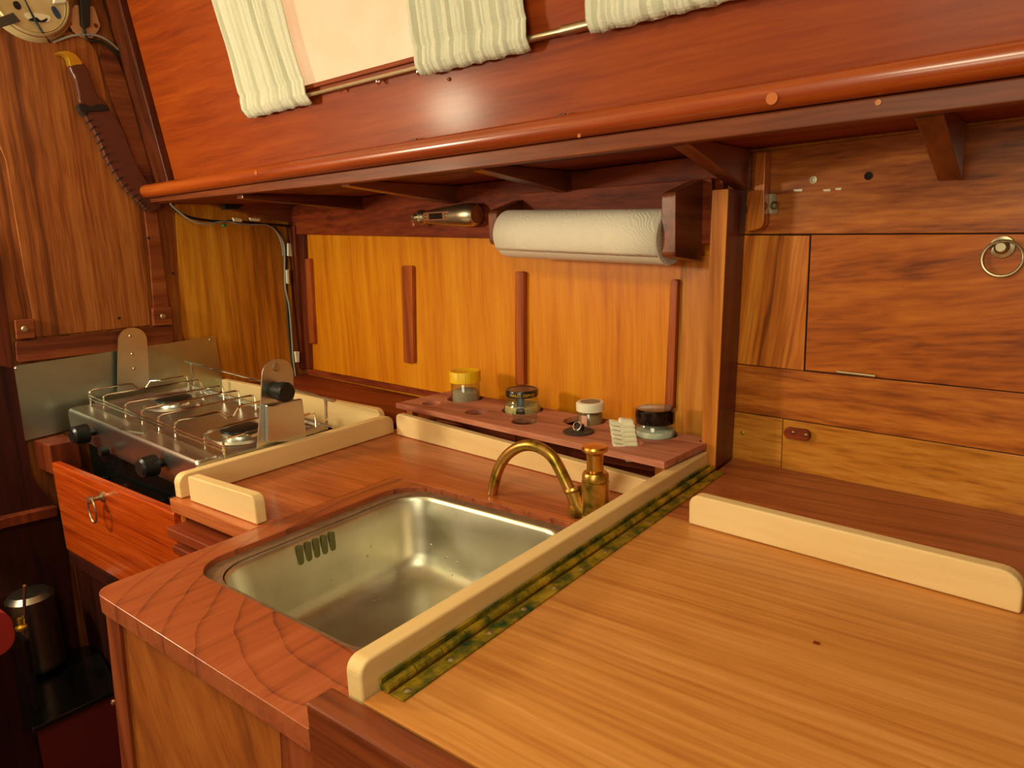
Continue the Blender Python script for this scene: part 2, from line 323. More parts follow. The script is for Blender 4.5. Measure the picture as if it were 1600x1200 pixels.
def paper():
    m, nt, b = newmat('embossed paper'); N = nt.nodes.new; L = nt.links.new
    b.inputs['Base Color'].default_value = s2l((240, 232, 212)); b.inputs['Roughness'].default_value = .9
    tc = N('ShaderNodeTexCoord'); w = N('ShaderNodeTexWave'); w.wave_type = 'BANDS'; w.inputs['Scale'].default_value = 60; w.inputs['Distortion'].default_value = 18; w.inputs['Detail'].default_value = 1; w.inputs['Detail Scale'].default_value = .5
    mp = N('ShaderNodeMapping'); mp.inputs['Rotation'].default_value = (0, .9, .4); L(tc.outputs['Object'], mp.inputs[0]); L(mp.outputs[0], w.inputs['Vector'])
    bp = N('ShaderNodeBump'); bp.inputs['Strength'].default_value = .4; bp.inputs['Distance'].default_value = .001; L(w.outputs['Fac'], bp.inputs['Height']); L(bp.outputs['Normal'], b.inputs['Normal'])
    return m
M['paper'] = paper()
def cloth():
    m, nt, b = newmat('ribbed curtain cotton'); N = nt.nodes.new; L = nt.links.new
    b.inputs['Base Color'].default_value = s2l((224, 226, 204)); b.inputs['Roughness'].default_value = .95
    tc = N('ShaderNodeTexCoord'); n = N('ShaderNodeTexNoise'); n.inputs['Scale'].default_value = 1; n.inputs['Detail'].default_value = 3
    mp = N('ShaderNodeMapping'); mp.inputs['Scale'].default_value = (90, 90, 420); L(tc.outputs['Object'], mp.inputs[0]); L(mp.outputs[0], n.inputs['Vector'])
    bp = N('ShaderNodeBump'); bp.inputs['Strength'].default_value = .6; bp.inputs['Distance'].default_value = .002; L(n.outputs['Fac'], bp.inputs['Height']); L(bp.outputs['Normal'], b.inputs['Normal'])
    return m
M['cloth'] = cloth()
def sinkmat():
    m, nt, b = newmat('stained stainless basin'); N = nt.nodes.new; L = nt.links.new
    b.inputs['Metallic'].default_value = 1
    tc = N('ShaderNodeTexCoord'); n = N('ShaderNodeTexNoise'); n.inputs['Scale'].default_value = 9; n.inputs['Detail'].default_value = 6; L(tc.outputs['Object'], n.inputs['Vector'])
    cr = N('ShaderNodeValToRGB'); e = cr.color_ramp.elements; e[0].position = .3; e[0].color = s2l((186, 182, 156)); e[1].position = .7; e[1].color = s2l((220, 218, 202)); L(n.outputs['Fac'], cr.inputs[0]); L(cr.outputs[0], b.inputs['Base Color'])
    mr = N('ShaderNodeMapRange'); mr.inputs[3].default_value = .28; mr.inputs[4].default_value = .48; L(n.outputs['Fac'], mr.inputs[0]); L(mr.outputs[0], b.inputs['Roughness'])
    v = N('ShaderNodeTexVoronoi'); v.inputs['Scale'].default_value = 60; L(tc.outputs['Object'], v.inputs['Vector'])      # water drops
    m2 = N('ShaderNodeMapRange'); m2.inputs[1].default_value = .0; m2.inputs[2].default_value = .14; m2.inputs[3].default_value = 1; m2.inputs[4].default_value = 0; L(v.outputs['Distance'], m2.inputs[0])
    n2 = N('ShaderNodeTexNoise'); n2.inputs['Scale'].default_value = 14; L(tc.outputs['Object'], n2.inputs['Vector'])
    g = N('ShaderNodeMath'); g.operation = 'GREATER_THAN'; g.inputs[1].default_value = .56; L(n2.outputs['Fac'], g.inputs[0])
    mu = N('ShaderNodeMath'); mu.operation = 'MULTIPLY'; L(m2.outputs[0], mu.inputs[0]); L(g.outputs[0], mu.inputs[1])
    bp = N('ShaderNodeBump'); bp.inputs['Strength'].default_value = .8; bp.inputs['Distance'].default_value = .0015; L(mu.outputs[0], bp.inputs['Height']); L(bp.outputs['Normal'], b.inputs['Normal'])
    return m
M['basin'] = sinkmat()
def frosted():
    m, nt, b = newmat('lit pinkish window pane'); N = nt.nodes.new; L = nt.links.new
    tc = N('ShaderNodeTexCoord'); n = N('ShaderNodeTexNoise'); n.inputs['Scale'].default_value = 14; n.inputs['Detail'].default_value = 5; L(tc.outputs['Object'], n.inputs['Vector'])
    cr = N('ShaderNodeValToRGB'); e = cr.color_ramp.elements; e[0].position = .3; e[0].color = s2l((244, 194, 140)); e[1].position = .7; e[1].color = s2l((252, 210, 160)); L(n.outputs['Fac'], cr.inputs[0])
    b.inputs['Base Color'].default_value = s2l((176, 140, 116)); L(cr.outputs[0], b.inputs['Emission Color']); b.inputs['Emission Strength'].default_value = .62; b.inputs['Roughness'].default_value = .5
    return m
M['pane'] = frosted()
#SPLIT
# ================================================================== SETTING
XR = 0.75                                        # right end of what is built
GAP = 0.0012
# hull side lining (backing wall)
struct('wall_hull_side', MB().prism([wxy(-2.12, 0, -.9), wxy(XR, 0, -.9), wxy(XR, 0, .60), wxy(-2.12, 0, .60)], -WNV * .03), M['hull_ply'])
# bulkhead on the left
bw = struct('wall_left', MB().box(BX - .03, BX, -.35, 1.46, -.9, 1.25), M['bulk'])
struct('ceiling', MB().box(BX, XR, -1.3, .95, 1.12, 1.14), M['ceil'])
struct('floor', MB().box(BX, XR, -1.3, 1.3, -.93, -.9), M['floor'])
# side deck carried on knees, cabin side above it
struct('ceiling_side_deck', MB().prism([Vector((BX, .995, .588)), Vector((XR, .995, .588)), wxy(XR, .0, .588), wxy(-2.06, .0, .588)], (0, 0, .014)), M['dark_red'])
cs = [V(S0 - SU * .05), V(S0 + SU * .62)]
cabside = struct('wall_cabin_side', MB().prism([Vector((BX, cs[0].y, cs[0].z)), Vector((XR, cs[0].y, cs[0].z)), Vector((XR, cs[1].y, cs[1].z)), Vector((BX, cs[1].y, cs[1].z))], -SNV * .02), M['cabin_side'])
def onside(x, t, off): return V(S0 + SU * t + SN * off) + Vector((x, 0, 0))
# corner post at cabin side and bulkhead, dark and wide to stand for shadow
struct('trim_1', MB().prism([onside(BX + .002, -.03, .0), onside(BX + .088, -.03, .0), onside(BX + .088, .62, .0), onside(BX + .002, .62, .0)], SNV * .02), M['shadepost'], bevel=.003)
# rounded rail and its fascia
rp = arc_pts([Vector((0, .948, .602)), Vector((0, 1.008, .602)), Vector((0, 1.008, .637)), Vector((0, .948, .637))], [.016, .004, .010, .017], 6)
rl = MB().prism([p + Vector((BX + .004, 0, 0)) for p in rp], (XR - BX - .01, 0, 0), True)
struct('trim_2', rl, M['rail'])
struct('trim_3', MB().prism([Vector((BX + .004, .972, .601)), Vector((BX + .004, .972, .590)), Vector((-1.15, .972, .5765)), Vector((XR, .972, .575)), Vector((XR, .972, .601))], (0, .022, 0)), M['fascia'], bevel=.002)
for (px, py, r) in [(1206, 154, .0075), (400, 270, .005), (1372, 160, .0035), (905, 212, .003)]:
    p = ony(px, py, .9715 if px == 1372 else .9475); struct('trim_plug', MB().lathe([(r, 0), (r, .0006)], p, (0, -1, 0), 14), M['post'] if px == 1372 else M['fleck'])

# bulkhead joinery ---------------------------------------------------
def bpoly(pix, off0, off1):
    pts = [onx(x, y, BX + off0) for x, y in pix]; return MB().prism(pts, (off1 - off0, 0, 0))
DH = [(-60, 60), (40, 40), (130, 55), (149, 80), (166, 155), (193, 225), (216, 317), (226, 400), (234, 508), (55, 527), (48, 480), (37, 425), (8, 250), (-40, 140)]
dr = struct('door_1', bpoly(DH, .001, .006), M['bulk'], bevel=.001)
ow = bpoly([(272, 300), (450, 346), (460, 592), (345, 600), (300, 560), (284, 520)], .0008, .004)
struct('trim_4', ow, M['bulk_ply'])
fr = bpoly([(158, 78), (176, 80), (206, 150), (238, 288), (262, 480), (264, 505), (240, 509), (232, 400), (222, 317), (199, 225), (172, 155), (154, 90)], .001, .009)
struct('trim_5', fr, M['bulk_trim'], bevel=.001)
def rbp(pix, off0, off1, r): return MB().prism(arc_pts([onx(x, y, BX + off0) for x, y in pix], r, 5), (off1 - off0, 0, 0))
struct('trim_6', rbp([(55, 530), (266, 508), (268, 533), (226, 543), (24, 566), (21, 533)], .001, .014, .006), M['bulk_trim'], bevel=.0015)
for pix, sc in (([(20, 500), (50, 498), (52, 527), (23, 530)], (39, 514)), ([(235, 482), (264, 480), (266, 507), (237, 509)], (255, 494))):
    t = struct('trim_block', rbp(pix, .002, .017, .003), M['bulk_trim'], bevel=.0015)
    spart('screw_head', MB().lathe([(.0001, .003), (.006, .002), (.008, 0)], onx(*sc, BX + .017), (1, 0, 0), 14), M['nickel'], t)
struct('trim_7', bpoly([(-60, 350), (-2, 400), (18, 560), (22, 572), (48, 760), (60, 900), (-60, 900)], .001, .012), M['dark_red_v'], bevel=.001)  # dark red wood, taken darker to stand for shade
struct('shade_sheet', bpoly([(-60, 560), (20, 575), (47, 740), (60, 760), (95, 800), (160, 1300), (-60, 1300)], .0125, .016), M['deep'])  # thin dark sheet added so the lower bulkhead looks shaded
struct('trim_8', bpoly([(-60, 832), (0, 806), (84, 788), (84, 803), (0, 822), (-60, 848)], .017, .045), M['dark_red_v'], bevel=.002)
# dark beam along the bulkhead head, under the deck
struct('trim_9', bpoly([(275, 309), (300, 296), (457, 298), (459, 349), (420, 343), (330, 322)], .004, .03), M['dark_red_y'], bevel=.002)
for (px, py) in [(186, 497), (232, 372), (270, 427)]:
    struct('trim_screw', MB().lathe([(.0001, .0015), (.003, .001), (.004, 0)], onx(px, py, BX + .0092), (1, 0, 0), 12), M['stitch'])

# hull side joinery --------------------------------------------------
def wpoly(pix, off0, off1, r=0): 
    pts = [onw(x, y, off0) for x, y in pix]
    if r: pts = arc_pts(pts, r, 5)
    return MB().prism(pts, WNV * (off1 - off0))
def wq(x0, x1, za0, zb0, za1, zb1, off0, off1):   # quad on the lining: x range, bottom z left/right, top z left/right
    return MB().prism([wxy(x0, off0, za0), wxy(x1, off0, zb0), wxy(x1, off0, zb1), wxy(x0, off0, za1)], WNV * (off1 - off0))
struct('trim_10', wq(-2.02, -.50, .497, .432, .586, .586, .0005, .022), M['dark_red'], bevel=.002)     # stringer
struct('trim_11', wpoly([(455, 350), (472, 352), (484, 575), (463, 575)], .0005, .03), M['dark_red_v'], bevel=.003)   # corner post
struct('trim_11', wpoly([(473, 366), (480, 366), (490, 575), (484, 575)], .0005, .016), M['dark_red_v'], bevel=.002)
struct('trim_12', wq(-2.03, -.51, .030, .038, .047, .052, .0005, .014), M['dark_red'], bevel=.002)     # foot moulding
bats = [[(478, 404), (489, 404), (496, 536), (485, 536)], [(632, 415), (649, 415), (651, 566), (636, 566)], [(810, 424), (824, 424), (824, 600), (810, 600)], [(1053, 436), (1064, 436), (1056, 640), (1043, 640)]]
for q in bats:
    struct('trim_batten', wpoly(q, .0006, .013, [.006, .006, .004, .004]), M['batten'], bevel=.0015)
# upright boards left of the post
struct('trim_13', wpoly([(1066, 400), (1078, 400), (1068, 690), (1056, 690)], .0005, .004), M['bulk_ply'])
struct('trim_14', wpoly([(1078, 400), (1122, 398), (1112, 700), (1068, 690)], .0005, .012), M['post'], bevel=.001)
# right-hand boards
XL = wxy(-.50).x
R_ = [('mahog_h', -.505, XR, .447, .412, .584, .584, .0005, .003, 'header'),
      ('mahog_v', -.505, -.3525, .2125, .2115, .4452, .4395, .0005, .0035, 'panel'),
      ('mahog_h', -.505, XR, .1225, .1165, .2105, .209, .0005, .004, 'lower'),
      ('lower_wood', -.505, -.385, .02, .02, .121, .1206, .0005, .0045, 'foot'),
      ('lower_wood', -.3838, XR, .02, .02, .1206, .1150, .0005, .0045, 'foot')]
for mt, x0, x1, a, b_, c_, d_, o0, o1, nm in R_:
    struct('trim_board', wq(x0, x1, a, b_, c_, d_, o0, o1), M[mt], bevel=.0008)
struct('trim_18', wq(-.504, XR, .022, .022, .584, .584, .0001, .0004), M['groove'])
# locker door with ring pull and hinge
def wlerp(z0, z1, x): return z0 + (z1 - z0) * ((x + .505) / (XR + .505))
dx = -.3500
dz0, dz1 = .2125, .2095; dt0, dt1 = wlerp(.447, .412, dx) - .0022, wlerp(.447, .412, .30) - .0022
ld = thing('locker_flap', wxy(dx + .3, .001, .21), 'mahogany locker door with a metal ring pull at its upper right', 'locker door')
part('door_panel', wq(dx, .30, dz0, dz1, dt0, dt1, .0005, .0028), M['door_wood'], ld, bevel=.001)
pc = onw(1566, 386, .0048)
rpull = part('ring_pull', MB().tube([onw(1566, 404, .010) + (WDV * math.cos(a) + UP * math.sin(a)) * .0245 for a in np.linspace(0, 2 * PI, 40, endpoint=False)], .0022, 8, True), M['nickel'], ld, 'aged metal ring pull')
part('rosette', MB().lathe([(.0001, .010), (.006, .010), (.009, .006), (.010, .003), (.015, .0015), (.016, -.002)], pc, WNV, 24), M['nickel'], rpull)
part('hinge', MB().tube([onw(1308, 581, .006), onw(1368, 588, .006)], .0028, 8), M['nickel'], ld, 'thin metal hinge knuckle')
# turn button
tb = thing('turn_button', onw(1248, 677, .015), 'small rounded mahogany turn button screwed over the board joint above the right counter', 'turn button')
part('button', wpoly([(1228, 666), (1268, 671), (1268, 688), (1228, 683)], .0050, .0155, .009), M['dark_red'], tb, bevel=.002)
for p in ((1240, 676), (1260, 680)): part('screw', MB().lathe([(.0001, .002), (.003, .0012), (.0036, 0)], onw(*p, .0155), WNV, 12), M['screw'], tb)
# vertical cleat beside the post and its hook eye
struct('trim_15', wpoly([(1190, 240), (1205, 238), (1202, 355), (1176, 362), (1178, 300), (1188, 298)], .0035, .026, [0, 0, .012, 0, 0, 0]), M['mahog_v'], bevel=.001)
he = thing('hook_eye_plate', onw(1210, 320, .009), 'tarnished brass hook eye plate on the mahogany header right of the post', 'hook eye')
part('plate', wpoly([(1202, 303), (1214, 303), (1216, 334), (1203, 334)], .0035, .0065, .002), M['nickel'], he)
part('eye', MB().tube([onw(1209, 321, .009) + (WDV * math.cos(a) + UP * math.sin(a)) * .0055 for a in np.linspace(0, 2 * PI, 20, endpoint=False)], .0016, 8, True), M['screw'], he)
for i, (px, py, r) in enumerate([(1271, 281, .006), (1357, 275, .0062)]):
    single('plugged_hole', MB().lathe([(r * .55, -.0002), (r * .62, .0008), (r, .0009), (r, -.0004)], onw(px, py, .0033), WNV, 18), M['nickel' if i == 0 else 'stitch'],
           ['small metal-lined hole in the mahogany header, nearer the post', 'small dark hole in the mahogany header, nearer the right knee'][i], 'screw hole')
for px, py, w in [(1247, 296, .012), (1292, 296, .010), (1310, 294, .008)]:
    single('paint_fleck', MB().prism([onw(px - 6 * w / .01, py, .0033), onw(px + 6 * w / .01, py - 1, .0033), onw(px + 5 * w / .01, py + 3, .0033), onw(px - 5 * w / .01, py + 3, .0033)], WNV * .0004), M['cream'],
           {1247: 'pale glue fleck on the mahogany header nearest the post', 1292: 'pale glue fleck between two others on the mahogany header', 1310: 'rightmost pale glue fleck on the mahogany header'}[px], 'mark')

# post ---------------------------------------------------------------
po = struct('trim_16', MB().prism([Vector((-.506, 1.1822, .0305)), Vector((-.478, 1.1822, .0305)), wxy(-.478, .0052, .0305), wxy(-.506, .0052, .0305)], (.014, -.002, .490)), M['dark_red_v'], bevel=.0008)
spart('post_facing', MB().prism([Vector((-.506, 1.178, .0305)), Vector((-.478, 1.178, .0305)), Vector((-.478, 1.182, .0305)), Vector((-.506, 1.182, .0305))], (.014, -.002, .490)), M['post'], po, bevel=.0012)
# knees under the deck
def knee(x, zb, w=.028, yf=1.0, zt=.587, tip=.012):
    yw = wxy(x, .023).y
    pts = [Vector((x, yf, zt)), Vector((x, yf, zt - tip)), Vector((x, yw, zb)), Vector((x, yw, zt))]
    return MB().prism(pts, (w, 0, 0))
for (x, zb) in [(-1.640, .551), (-1.238, .544), (-.872, .543), (-.480, .521), (-.168, .511)]:
    struct('trim_knee', knee(x, zb, w=.026 if x < -.2 else .03), M['dark_red_y'], bevel=.0015)

# ================================================================== STORAGE UNDER THE DECK LEVEL
# worktop around the sink
wt = thing('worktop', (-.9, .74, 0), 'orange-brown teak worktop set round the steel sink', 'worktop')
part('rear_board', MB().plate([(-1.297, .583, 0), (-1.026, .583, 0), (-1.026, .8985, 0), (-.487, .8985, 0), (-.487, 1.17, 0), (-1.297, 1.17, 0)], [], -.026, 0), M['worktop'], wt, bevel=.002)
hole = arc_pts([Vector((-.975, .452, 0)), Vector((-.555, .452, 0)), Vector((-.555, .893, 0)), Vector((-.975, .893, 0))], [.055, .055, .07, .075], 10)
outer = arc_pts([Vector((-1.022, .339, 0)), Vector((-.5345, .339, 0)), Vector((-.535, .370, 0)), Vector((-.489, .370, 0)), Vector((-.489, .897, 0)), Vector((-1.0245, .897, 0))], [.028, 0, 0, 0, 0, 0], 6)
part('sink_surround', MB().plate(outer, [hole], -.026, .0004), M['surround'], wt, 'darker teak frame board with curved grain around the sink', bevel=.004, seg=3)
# sink basin
sk = thing('sink', (-.76, .67, -.17), 'rectangular stainless steel sink basin let into the worktop', 'sink')
def rrect(x0, x1, y0, y1, r, z, n=8): return [Vector((p.x, p.y, z)) for p in arc_pts([Vector((x0, y0, 0)), Vector((x1, y0, 0)), Vector((x1, y1, 0)), Vector((x0, y1, 0))], r, n)]
def ringz(d, r, z): return rrect(-.950 + d, -.578 - d, .468 + d, .874 - d, r, z)
rows = [ringz(-.0015, .0625, -.0105), ringz(0, .061, -.0115), ringz(.003, .058, -.018)]
rows += [ringz(.003 + .012 * t, .058, -.018 - .105 * t) for t in (.3, .6, .9)]
rows += [ringz(.015 + .040 * (1 - math.cos(a)), .058 - .0 * a, -.1125 - .040 * math.sin(a)) for a in np.linspace(.15, PI / 2, 6)]
rows += [ringz(.08, .05, -.1545), ringz(.13, .03, -.156)]
bm_rows = [r + [r[0]] for r in rows]
bmb = MB().grid(bm_rows); nn = len(rows[-1]); bmb.add(rows[-1], [tuple(range(nn))])
part('basin', bmb, M['basin'], sk, sharp=60)
part('drain', MB().lathe([(.030, .0), (.030, .002), (.022, .003), (.018, -.002), (.0001, -.002)], (-.76, .66, -.1555), (0, 0, 1), 28), M['chrome'], sk)
for i in range(5):
    y = .618 + i * .0160; z = -.036
    pts = arc_pts([Vector((-.9440, y - .0055, z - .017)), Vector((-.9440, y + .0055, z - .017)), Vector((-.9440, y + .0055, z + .017)), Vector((-.9440, y - .0055, z + .017))], .0054, 6)
    ci = part('overflow_slot', MB().prism(pts, (.0012, 0, 0)), M['slot'], sk, 'dark overflow slot')
part('rebate', MB().plate(rrect(-.990, -.540, .438, .908, .08, 0), [rrect(-.9525, -.5755, .465, .8765, .062, 0)], -.0265, -.0085), M['weathered'], wt, 'weathered grey rebate around the basin')
# fiddle rails -------------------------------------------------------
def fiddle(p0, p1, n, th, z0, h0, h1, r0, r1, mat, name, label):
    """upright board from p0 to p1 (front bottom line), n = direction of thickness"""
    p0, p1 = Vector(p0), Vector(p1); d = (p1 - p0)
    pts = arc_pts([Vector((p0.x, p0.y, z0)), Vector((p1.x, p1.y, z0)), Vector((p1.x, p1.y, z0 + h1)), Vector((p0.x, p0.y, z0 + h0))], [0, 0, r1, r0], 6)
    mb = MB().prism(pts, Vector(n).normalized() * th)
    return single(name, mb, mat, label, 'fiddle rail', bevel=.0025, seg=3)
fiddle((-1.2715, .594, 0), (-1.2715, 1.128, 0), (-1, 0, 0), .022, 0.0008, .045, .045, .018, .022, M['beech_y'], 'fiddle_rail', 'pale beech fiddle rail dividing the cooker from the sink worktop')
fiddle((-1.2465, .598, 0), (-1.034, .601, 0), (0, 1, 0), .020, 0.0008, .048, .050, .006, .014, M['beech'], 'fiddle_rail', 'short pale beech fiddle rail on the worktop front edge beside the cooker')
fiddle((-1.252, 1.118, 0), (-.522, 1.044, 0), (.1, 1, 0), .018, 0.0008, .053, .036, .012, .022, M['beech'], 'fiddle_rail', 'long pale beech fiddle rail in front of the spice rack')
fiddle((-2.035, 1.120, 0), (-1.312, 1.120, 0), (0, 1, 0), .018, -.019, .084, .074, .004, .02, M['beech'], 'fiddle_rail', 'pale beech fiddle rail behind the cooker')
fiddle((-.4905, .3715, 0), (-.4905, 1.1765, 0), (-1, 0, 0), .022, 0.0012, .066, .062, .014, .004, M['beech_y'], 'fiddle_rail', 'long pale beech fiddle rail running from front edge to post beside the green hinge')
fiddle((-.414, .925, 0), (-.012, .886, 0), (.1, 1, 0), .019, .0312, .046, .046, .016, .022, M['beech'], 'fiddle_rail', 'pale beech fiddle rail standing on the right-hand counter')
# ledge behind fiddles
single('rear_ledge', MB().prism([Vector((-2.045, 1.19, .0)), Vector((-.51, 1.19, .0)), wxy(-.51, .016, .0), wxy(-2.045, .016, .0)], (0, 0, .03)), M['dark_red'], 'dark mahogany ledge against the hull lining behind the cooker and spice rack', 'ledge', bevel=.002)
single('counter_base', MB().box(-1.29, -.515, 1.1715, 1.189, -.2, .0), M['dark_red'], 'dark board under the back edge of the sink worktop', 'board')

# right counter (hinged lid) -----------------------------------------
lt = thing('countertop', (0, .8, .03), 'honey-coloured mahogany countertop on the right with dark front lipping', 'countertop')
part('lid_panel', MB().prism([Vector((-.4885, .3705, .006)), Vector((XR, .3705, .006)), Vector((XR, .8195, .006)), Vector((-.4885, .9410, .006))], (0, 0, .024)), M['lid'], lt, bevel=.0006)
part('rear_panel', MB().prism([Vector((-.4885, .9415, .006)), Vector((XR, .8200, .006)), wxy(XR, .0050, .006), wxy(-.474, .0050, .006), Vector((-.474, 1.176, .006)), Vector((-.4885, 1.176, .006))], (0, 0, .024)), M['redrear'], lt, 'redder part of the countertop behind the beech rail', bevel=.0006)  # split off to make the rear of the counter darker and redder
part('lipping', MB().box(-.5335, XR, .338, .3693, -.16, .0305), M['lipping'], lt, 'dark mahogany front lipping', bevel=.0035, seg=3)
part('lower_front', MB().box(-.52, XR, .35, .3693, -.9, -.162), M['dark_red'], lt)
# piano hinge
hg = thing('piano_hinge', (-.476, .78, .0305), 'long corroded green brass piano hinge along the counter edge', 'hinge')
part('leaf', MB().box(-.4745, -.4565, .392, 1.172, .0302, .0325), M['verdigris'], hg, bevel=.0006)
part('leaf', MB().box(-.4895, -.4865, .392, 1.172, .0302, .0435), M['verdigris'], hg, bevel=.0006)
kn = MB(); y = .392
while y < 1.165:
    kn.tube([(-.4805, y, .0355), (-.4805, min(y + .036, 1.172), .0355)], .0052, 10); y += .0375
part('knuckles', kn, M['verdigris'], hg)
for i in range(13):
    part('screw', MB().lathe([(.0001, .0012), (.0022, .0012), (.0042, .0)], (-.4650, .405 + i * .0615, .0325), (0, 0, 1), 12), M['nickel'], hg)

# sink cabinet -------------------------------------------------------
cb = thing('sink_cabinet', (-.78, .37, -.9), 'wooden cabinet front below the sink worktop with mottled panel', 'cabinet')
part('stile', MB().prism([ony(165, 960, .355), ony(184, 962, .355), ony(222, 1330, .355), ony(204, 1330, .355)], (0, .02, 0)), M['stile'], cb, bevel=.001)
part('panel', MB().prism([ony(184, 950, .360), ony(436, 1120, .360), ony(452, 1420, .360), ony(226, 1330, .360)], (0, .012, 0)), M['cab_panel'], cb)
part('stile', MB().prism([ony(437, 1120, .355), ony(492, 1140, .355), ony(492, 1440, .355), ony(453, 1400, .355)], (0, .02, 0)), M['stile'], cb, bevel=.001)
part('side_panel', MB().box(-1.018, -1.002, .377, .595, -.9, -.028), M['stile'], cb)
# pull-out boards beside the drawer
single('pull_out_board', MB().box(-1.279, -1.035, .562, .90, -.066, -.046), M['dark_red'], 'dark glossy pull-out board under the worktop, the upper of two beside the drawer', 'board', bevel=.003, seg=3)
single('pull_out_board', MB().box(-1.275, -1.035, .566, .90, -.098, -.082), M['dark_red'], 'dark pull-out board just showing above the worktop corner, the lower of two', 'board', bevel=.003, seg=3)
single('shade_toned_board', MB().box(-2.04, -1.30, 1.0, 1.01, -.9, -.26), M['deep'], 'back board added in the footwell recess, coloured to stand for its shade', 'board')  # added to keep the recess dark, shade in its colour
single('cabinet_side', MB().prism([Vector((-1.297, .600, -.9)), Vector((-1.28, .600, -.9)), Vector((-1.28, 1.16, -.9)), Vector((-1.297, 1.16, -.9))], (0, 0, .872)), M['mahog_v'], 'upright wooden side between cooker recess and sink cabinet', 'panel')

# ================================================================== COOKER SIDE
# drawer below the cooker
dw = thing('drawer', (-1.63, .6, -.27), 'glossy red mahogany drawer front with ring pull below the cooker', 'drawer')
part('front', MB().box(-1.926, -1.322, .598, .618, -.268, -.040), M['drawer'], dw, bevel=.0035, seg=3)
part('side', MB().box(-1.338, -1.324, .6185, .96, -.25, -.05), M['drawer'], dw)
rc = ony(158, 777, .594)
rg = part('ring_pull', MB().lathe([(.012, 0), (.012, .003), (.006, .006), (.0045, .018), (.0085, .022), (.0085, .030), (.0001, .033)], (rc.x, .598, rc.z), (0, -1, 0), 20), M['nickel'], dw, 'nickel ring pull')
part('ring', MB().tube([Vector((rc.x - .002 + .0185 * math.cos(a) , .573, rc.z - .024 + .0285 * math.sin(a))) for a in np.linspace(0, 2 * PI, 36, endpoint=False)], .0024, 8, True), M['nickel'], rg)
single('shade_toned_panel', MB().box(-1.93, -1.30, .645, .66, -.9, -.336), M['deep'], 'mahogany locker front below the drawer, shade put into its colour', 'panel')  # locker front with the shade below the drawer painted in
single('shelf_edge', MB().box(-1.99, -1.30, .622, .70, -.335, -.300), M['deep'], 'shelf edge below the drawer, shade put into its colour', 'shelf', bevel=.002)  # shelf edge in the same painted shade
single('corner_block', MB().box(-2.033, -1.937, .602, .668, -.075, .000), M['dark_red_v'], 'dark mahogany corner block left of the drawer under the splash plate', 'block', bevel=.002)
single('shade_toned_board', MB().box(-2.033, -1.93, .645, .662, -.9, -.077), M['deep'], 'upright board left of the drawer, shade put into its colour', 'board')  # upright beside the drawer, coloured as shade
# splash plate
sp = thing('splash_plate', (BX + .002, .86, 0), 'stained stainless steel splash plate fixed to the bulkhead behind the cooker', 'splash plate')
part('sheet', MB().prism([onx(21, 572, BX + .013), onx(336, 525, BX + .013), onx(350, 610, BX + .013), onx(39, 689, BX + .013)], (.0015, 0, 0)), M['plate'], sp)
for p in ((26, 576), (329, 531)): part('screw', MB().lathe([(.0001, .0022), (.003, .002), (.005, 0)], onx(*p, BX + .0145), (1, 0, 0), 12), M['nickel'], sp)
# gimbal bracket on the bulkhead
gb = thing('gimbal_bracket', onx(206, 600, BX + .03), 'round-topped steel gimbal bracket standing against the splash plate', 'bracket')
lb = arc_pts([onx(183, 612, BX + .03), onx(233, 605, BX + .03), onx(228, 512, BX + .03), onx(184, 512, BX + .03)], [0, 0, .036, .036], 8)
part('plate', MB().prism(lb, (.003, 0, 0)), M['steel'], gb)
for p in ((204, 525), (207, 553), (210, 576)): part('rivet', MB().lathe([(.0001, .002), (.003, .002), (.0045, 0)], onx(*p, BX + .033), (1, 0, 0), 12), M['nickel'], gb)

# cooker (tilted on its gimbals): local frame
FL = Vector((-1.985, .672, .074)); FR = Vector((-1.335, .663, .043)); BR = Vector((-1.335, .985, .047)); BL = Vector((-1.985, 1.010, .075))
def S(u, v, h=0.0): return FL * (1 - u) * (1 - v) + FR * u * (1 - v) + BR * u * v + BL * (1 - u) * v + Vector((.045, 0, .999)) * h
SNRM = ((FR - FL).cross(BL - FL)).normalized()
def ons2(px, py, h=0.0): return onp(px, py, tuple(FL + SNRM * h), tuple(SNRM))
def uv(p):
    a = p - FL; du, dv = FR - FL, BL - FL; return a.dot(du) / du.length_squared, a.dot(dv) / dv.length_squared
ck = thing('cooker', (-1.65, .85, -.2), 'two-burner stainless steel marine cooker with black knobs and wire pan rails', 'cooker')
# hob tray with raised lip
top = MB()
def rect(u0, u1, v0, v1, h): return [S(u0, v0, h), S(u1, v0, h), S(u1, v1, h), S(u0, v1, h)]
loops = [rect(.0, 1, 0, 1, -.012), rect(0, 1, 0, 1, -.003), rect(.006, .994, .012, .988, 0), rect(.02, .98, .15, .97, 0), rect(.025, .975, .165, .96, -.010)]
for i in range(4):
    for k in range(4): top.add([loops[i][k], loops[i][(k + 1) % 4], loops[i + 1][(k + 1) % 4], loops[i + 1][k]], [(0, 1, 2, 3)])
top.add(loops[4], [(0, 1, 2, 3)])
part('hob_tray', top, M['steel'], ck, bevel=.006, seg=4)
sk_ = MB(); a0, a1 = S(0, 0, -.012), S(1, 0, -.012)
sk_.prism([a0, a1, S(1, 0, -.075) + Vector((0, .004, 0)), S(.13, 0, -.075) + Vector((0, .004, 0)), S(.0, 0, -.06) + Vector((0, .002, 0))], (0, .002, 0))
part('front_skirt', sk_, M['steel'], ck, 'bright steel front skirt')
part('oven_body', MB().box(-1.935, -1.36, .69, .98, -.25, .008), M['blackgloss'], ck, 'black enamel body below the hob')
part('oven_handle', MB().tube([(-1.84, .686, -.09), (-1.84, .668, -.09), (-1.55, .668, -.09), (-1.55, .686, -.09)], .005, 8), M['black'], ck)
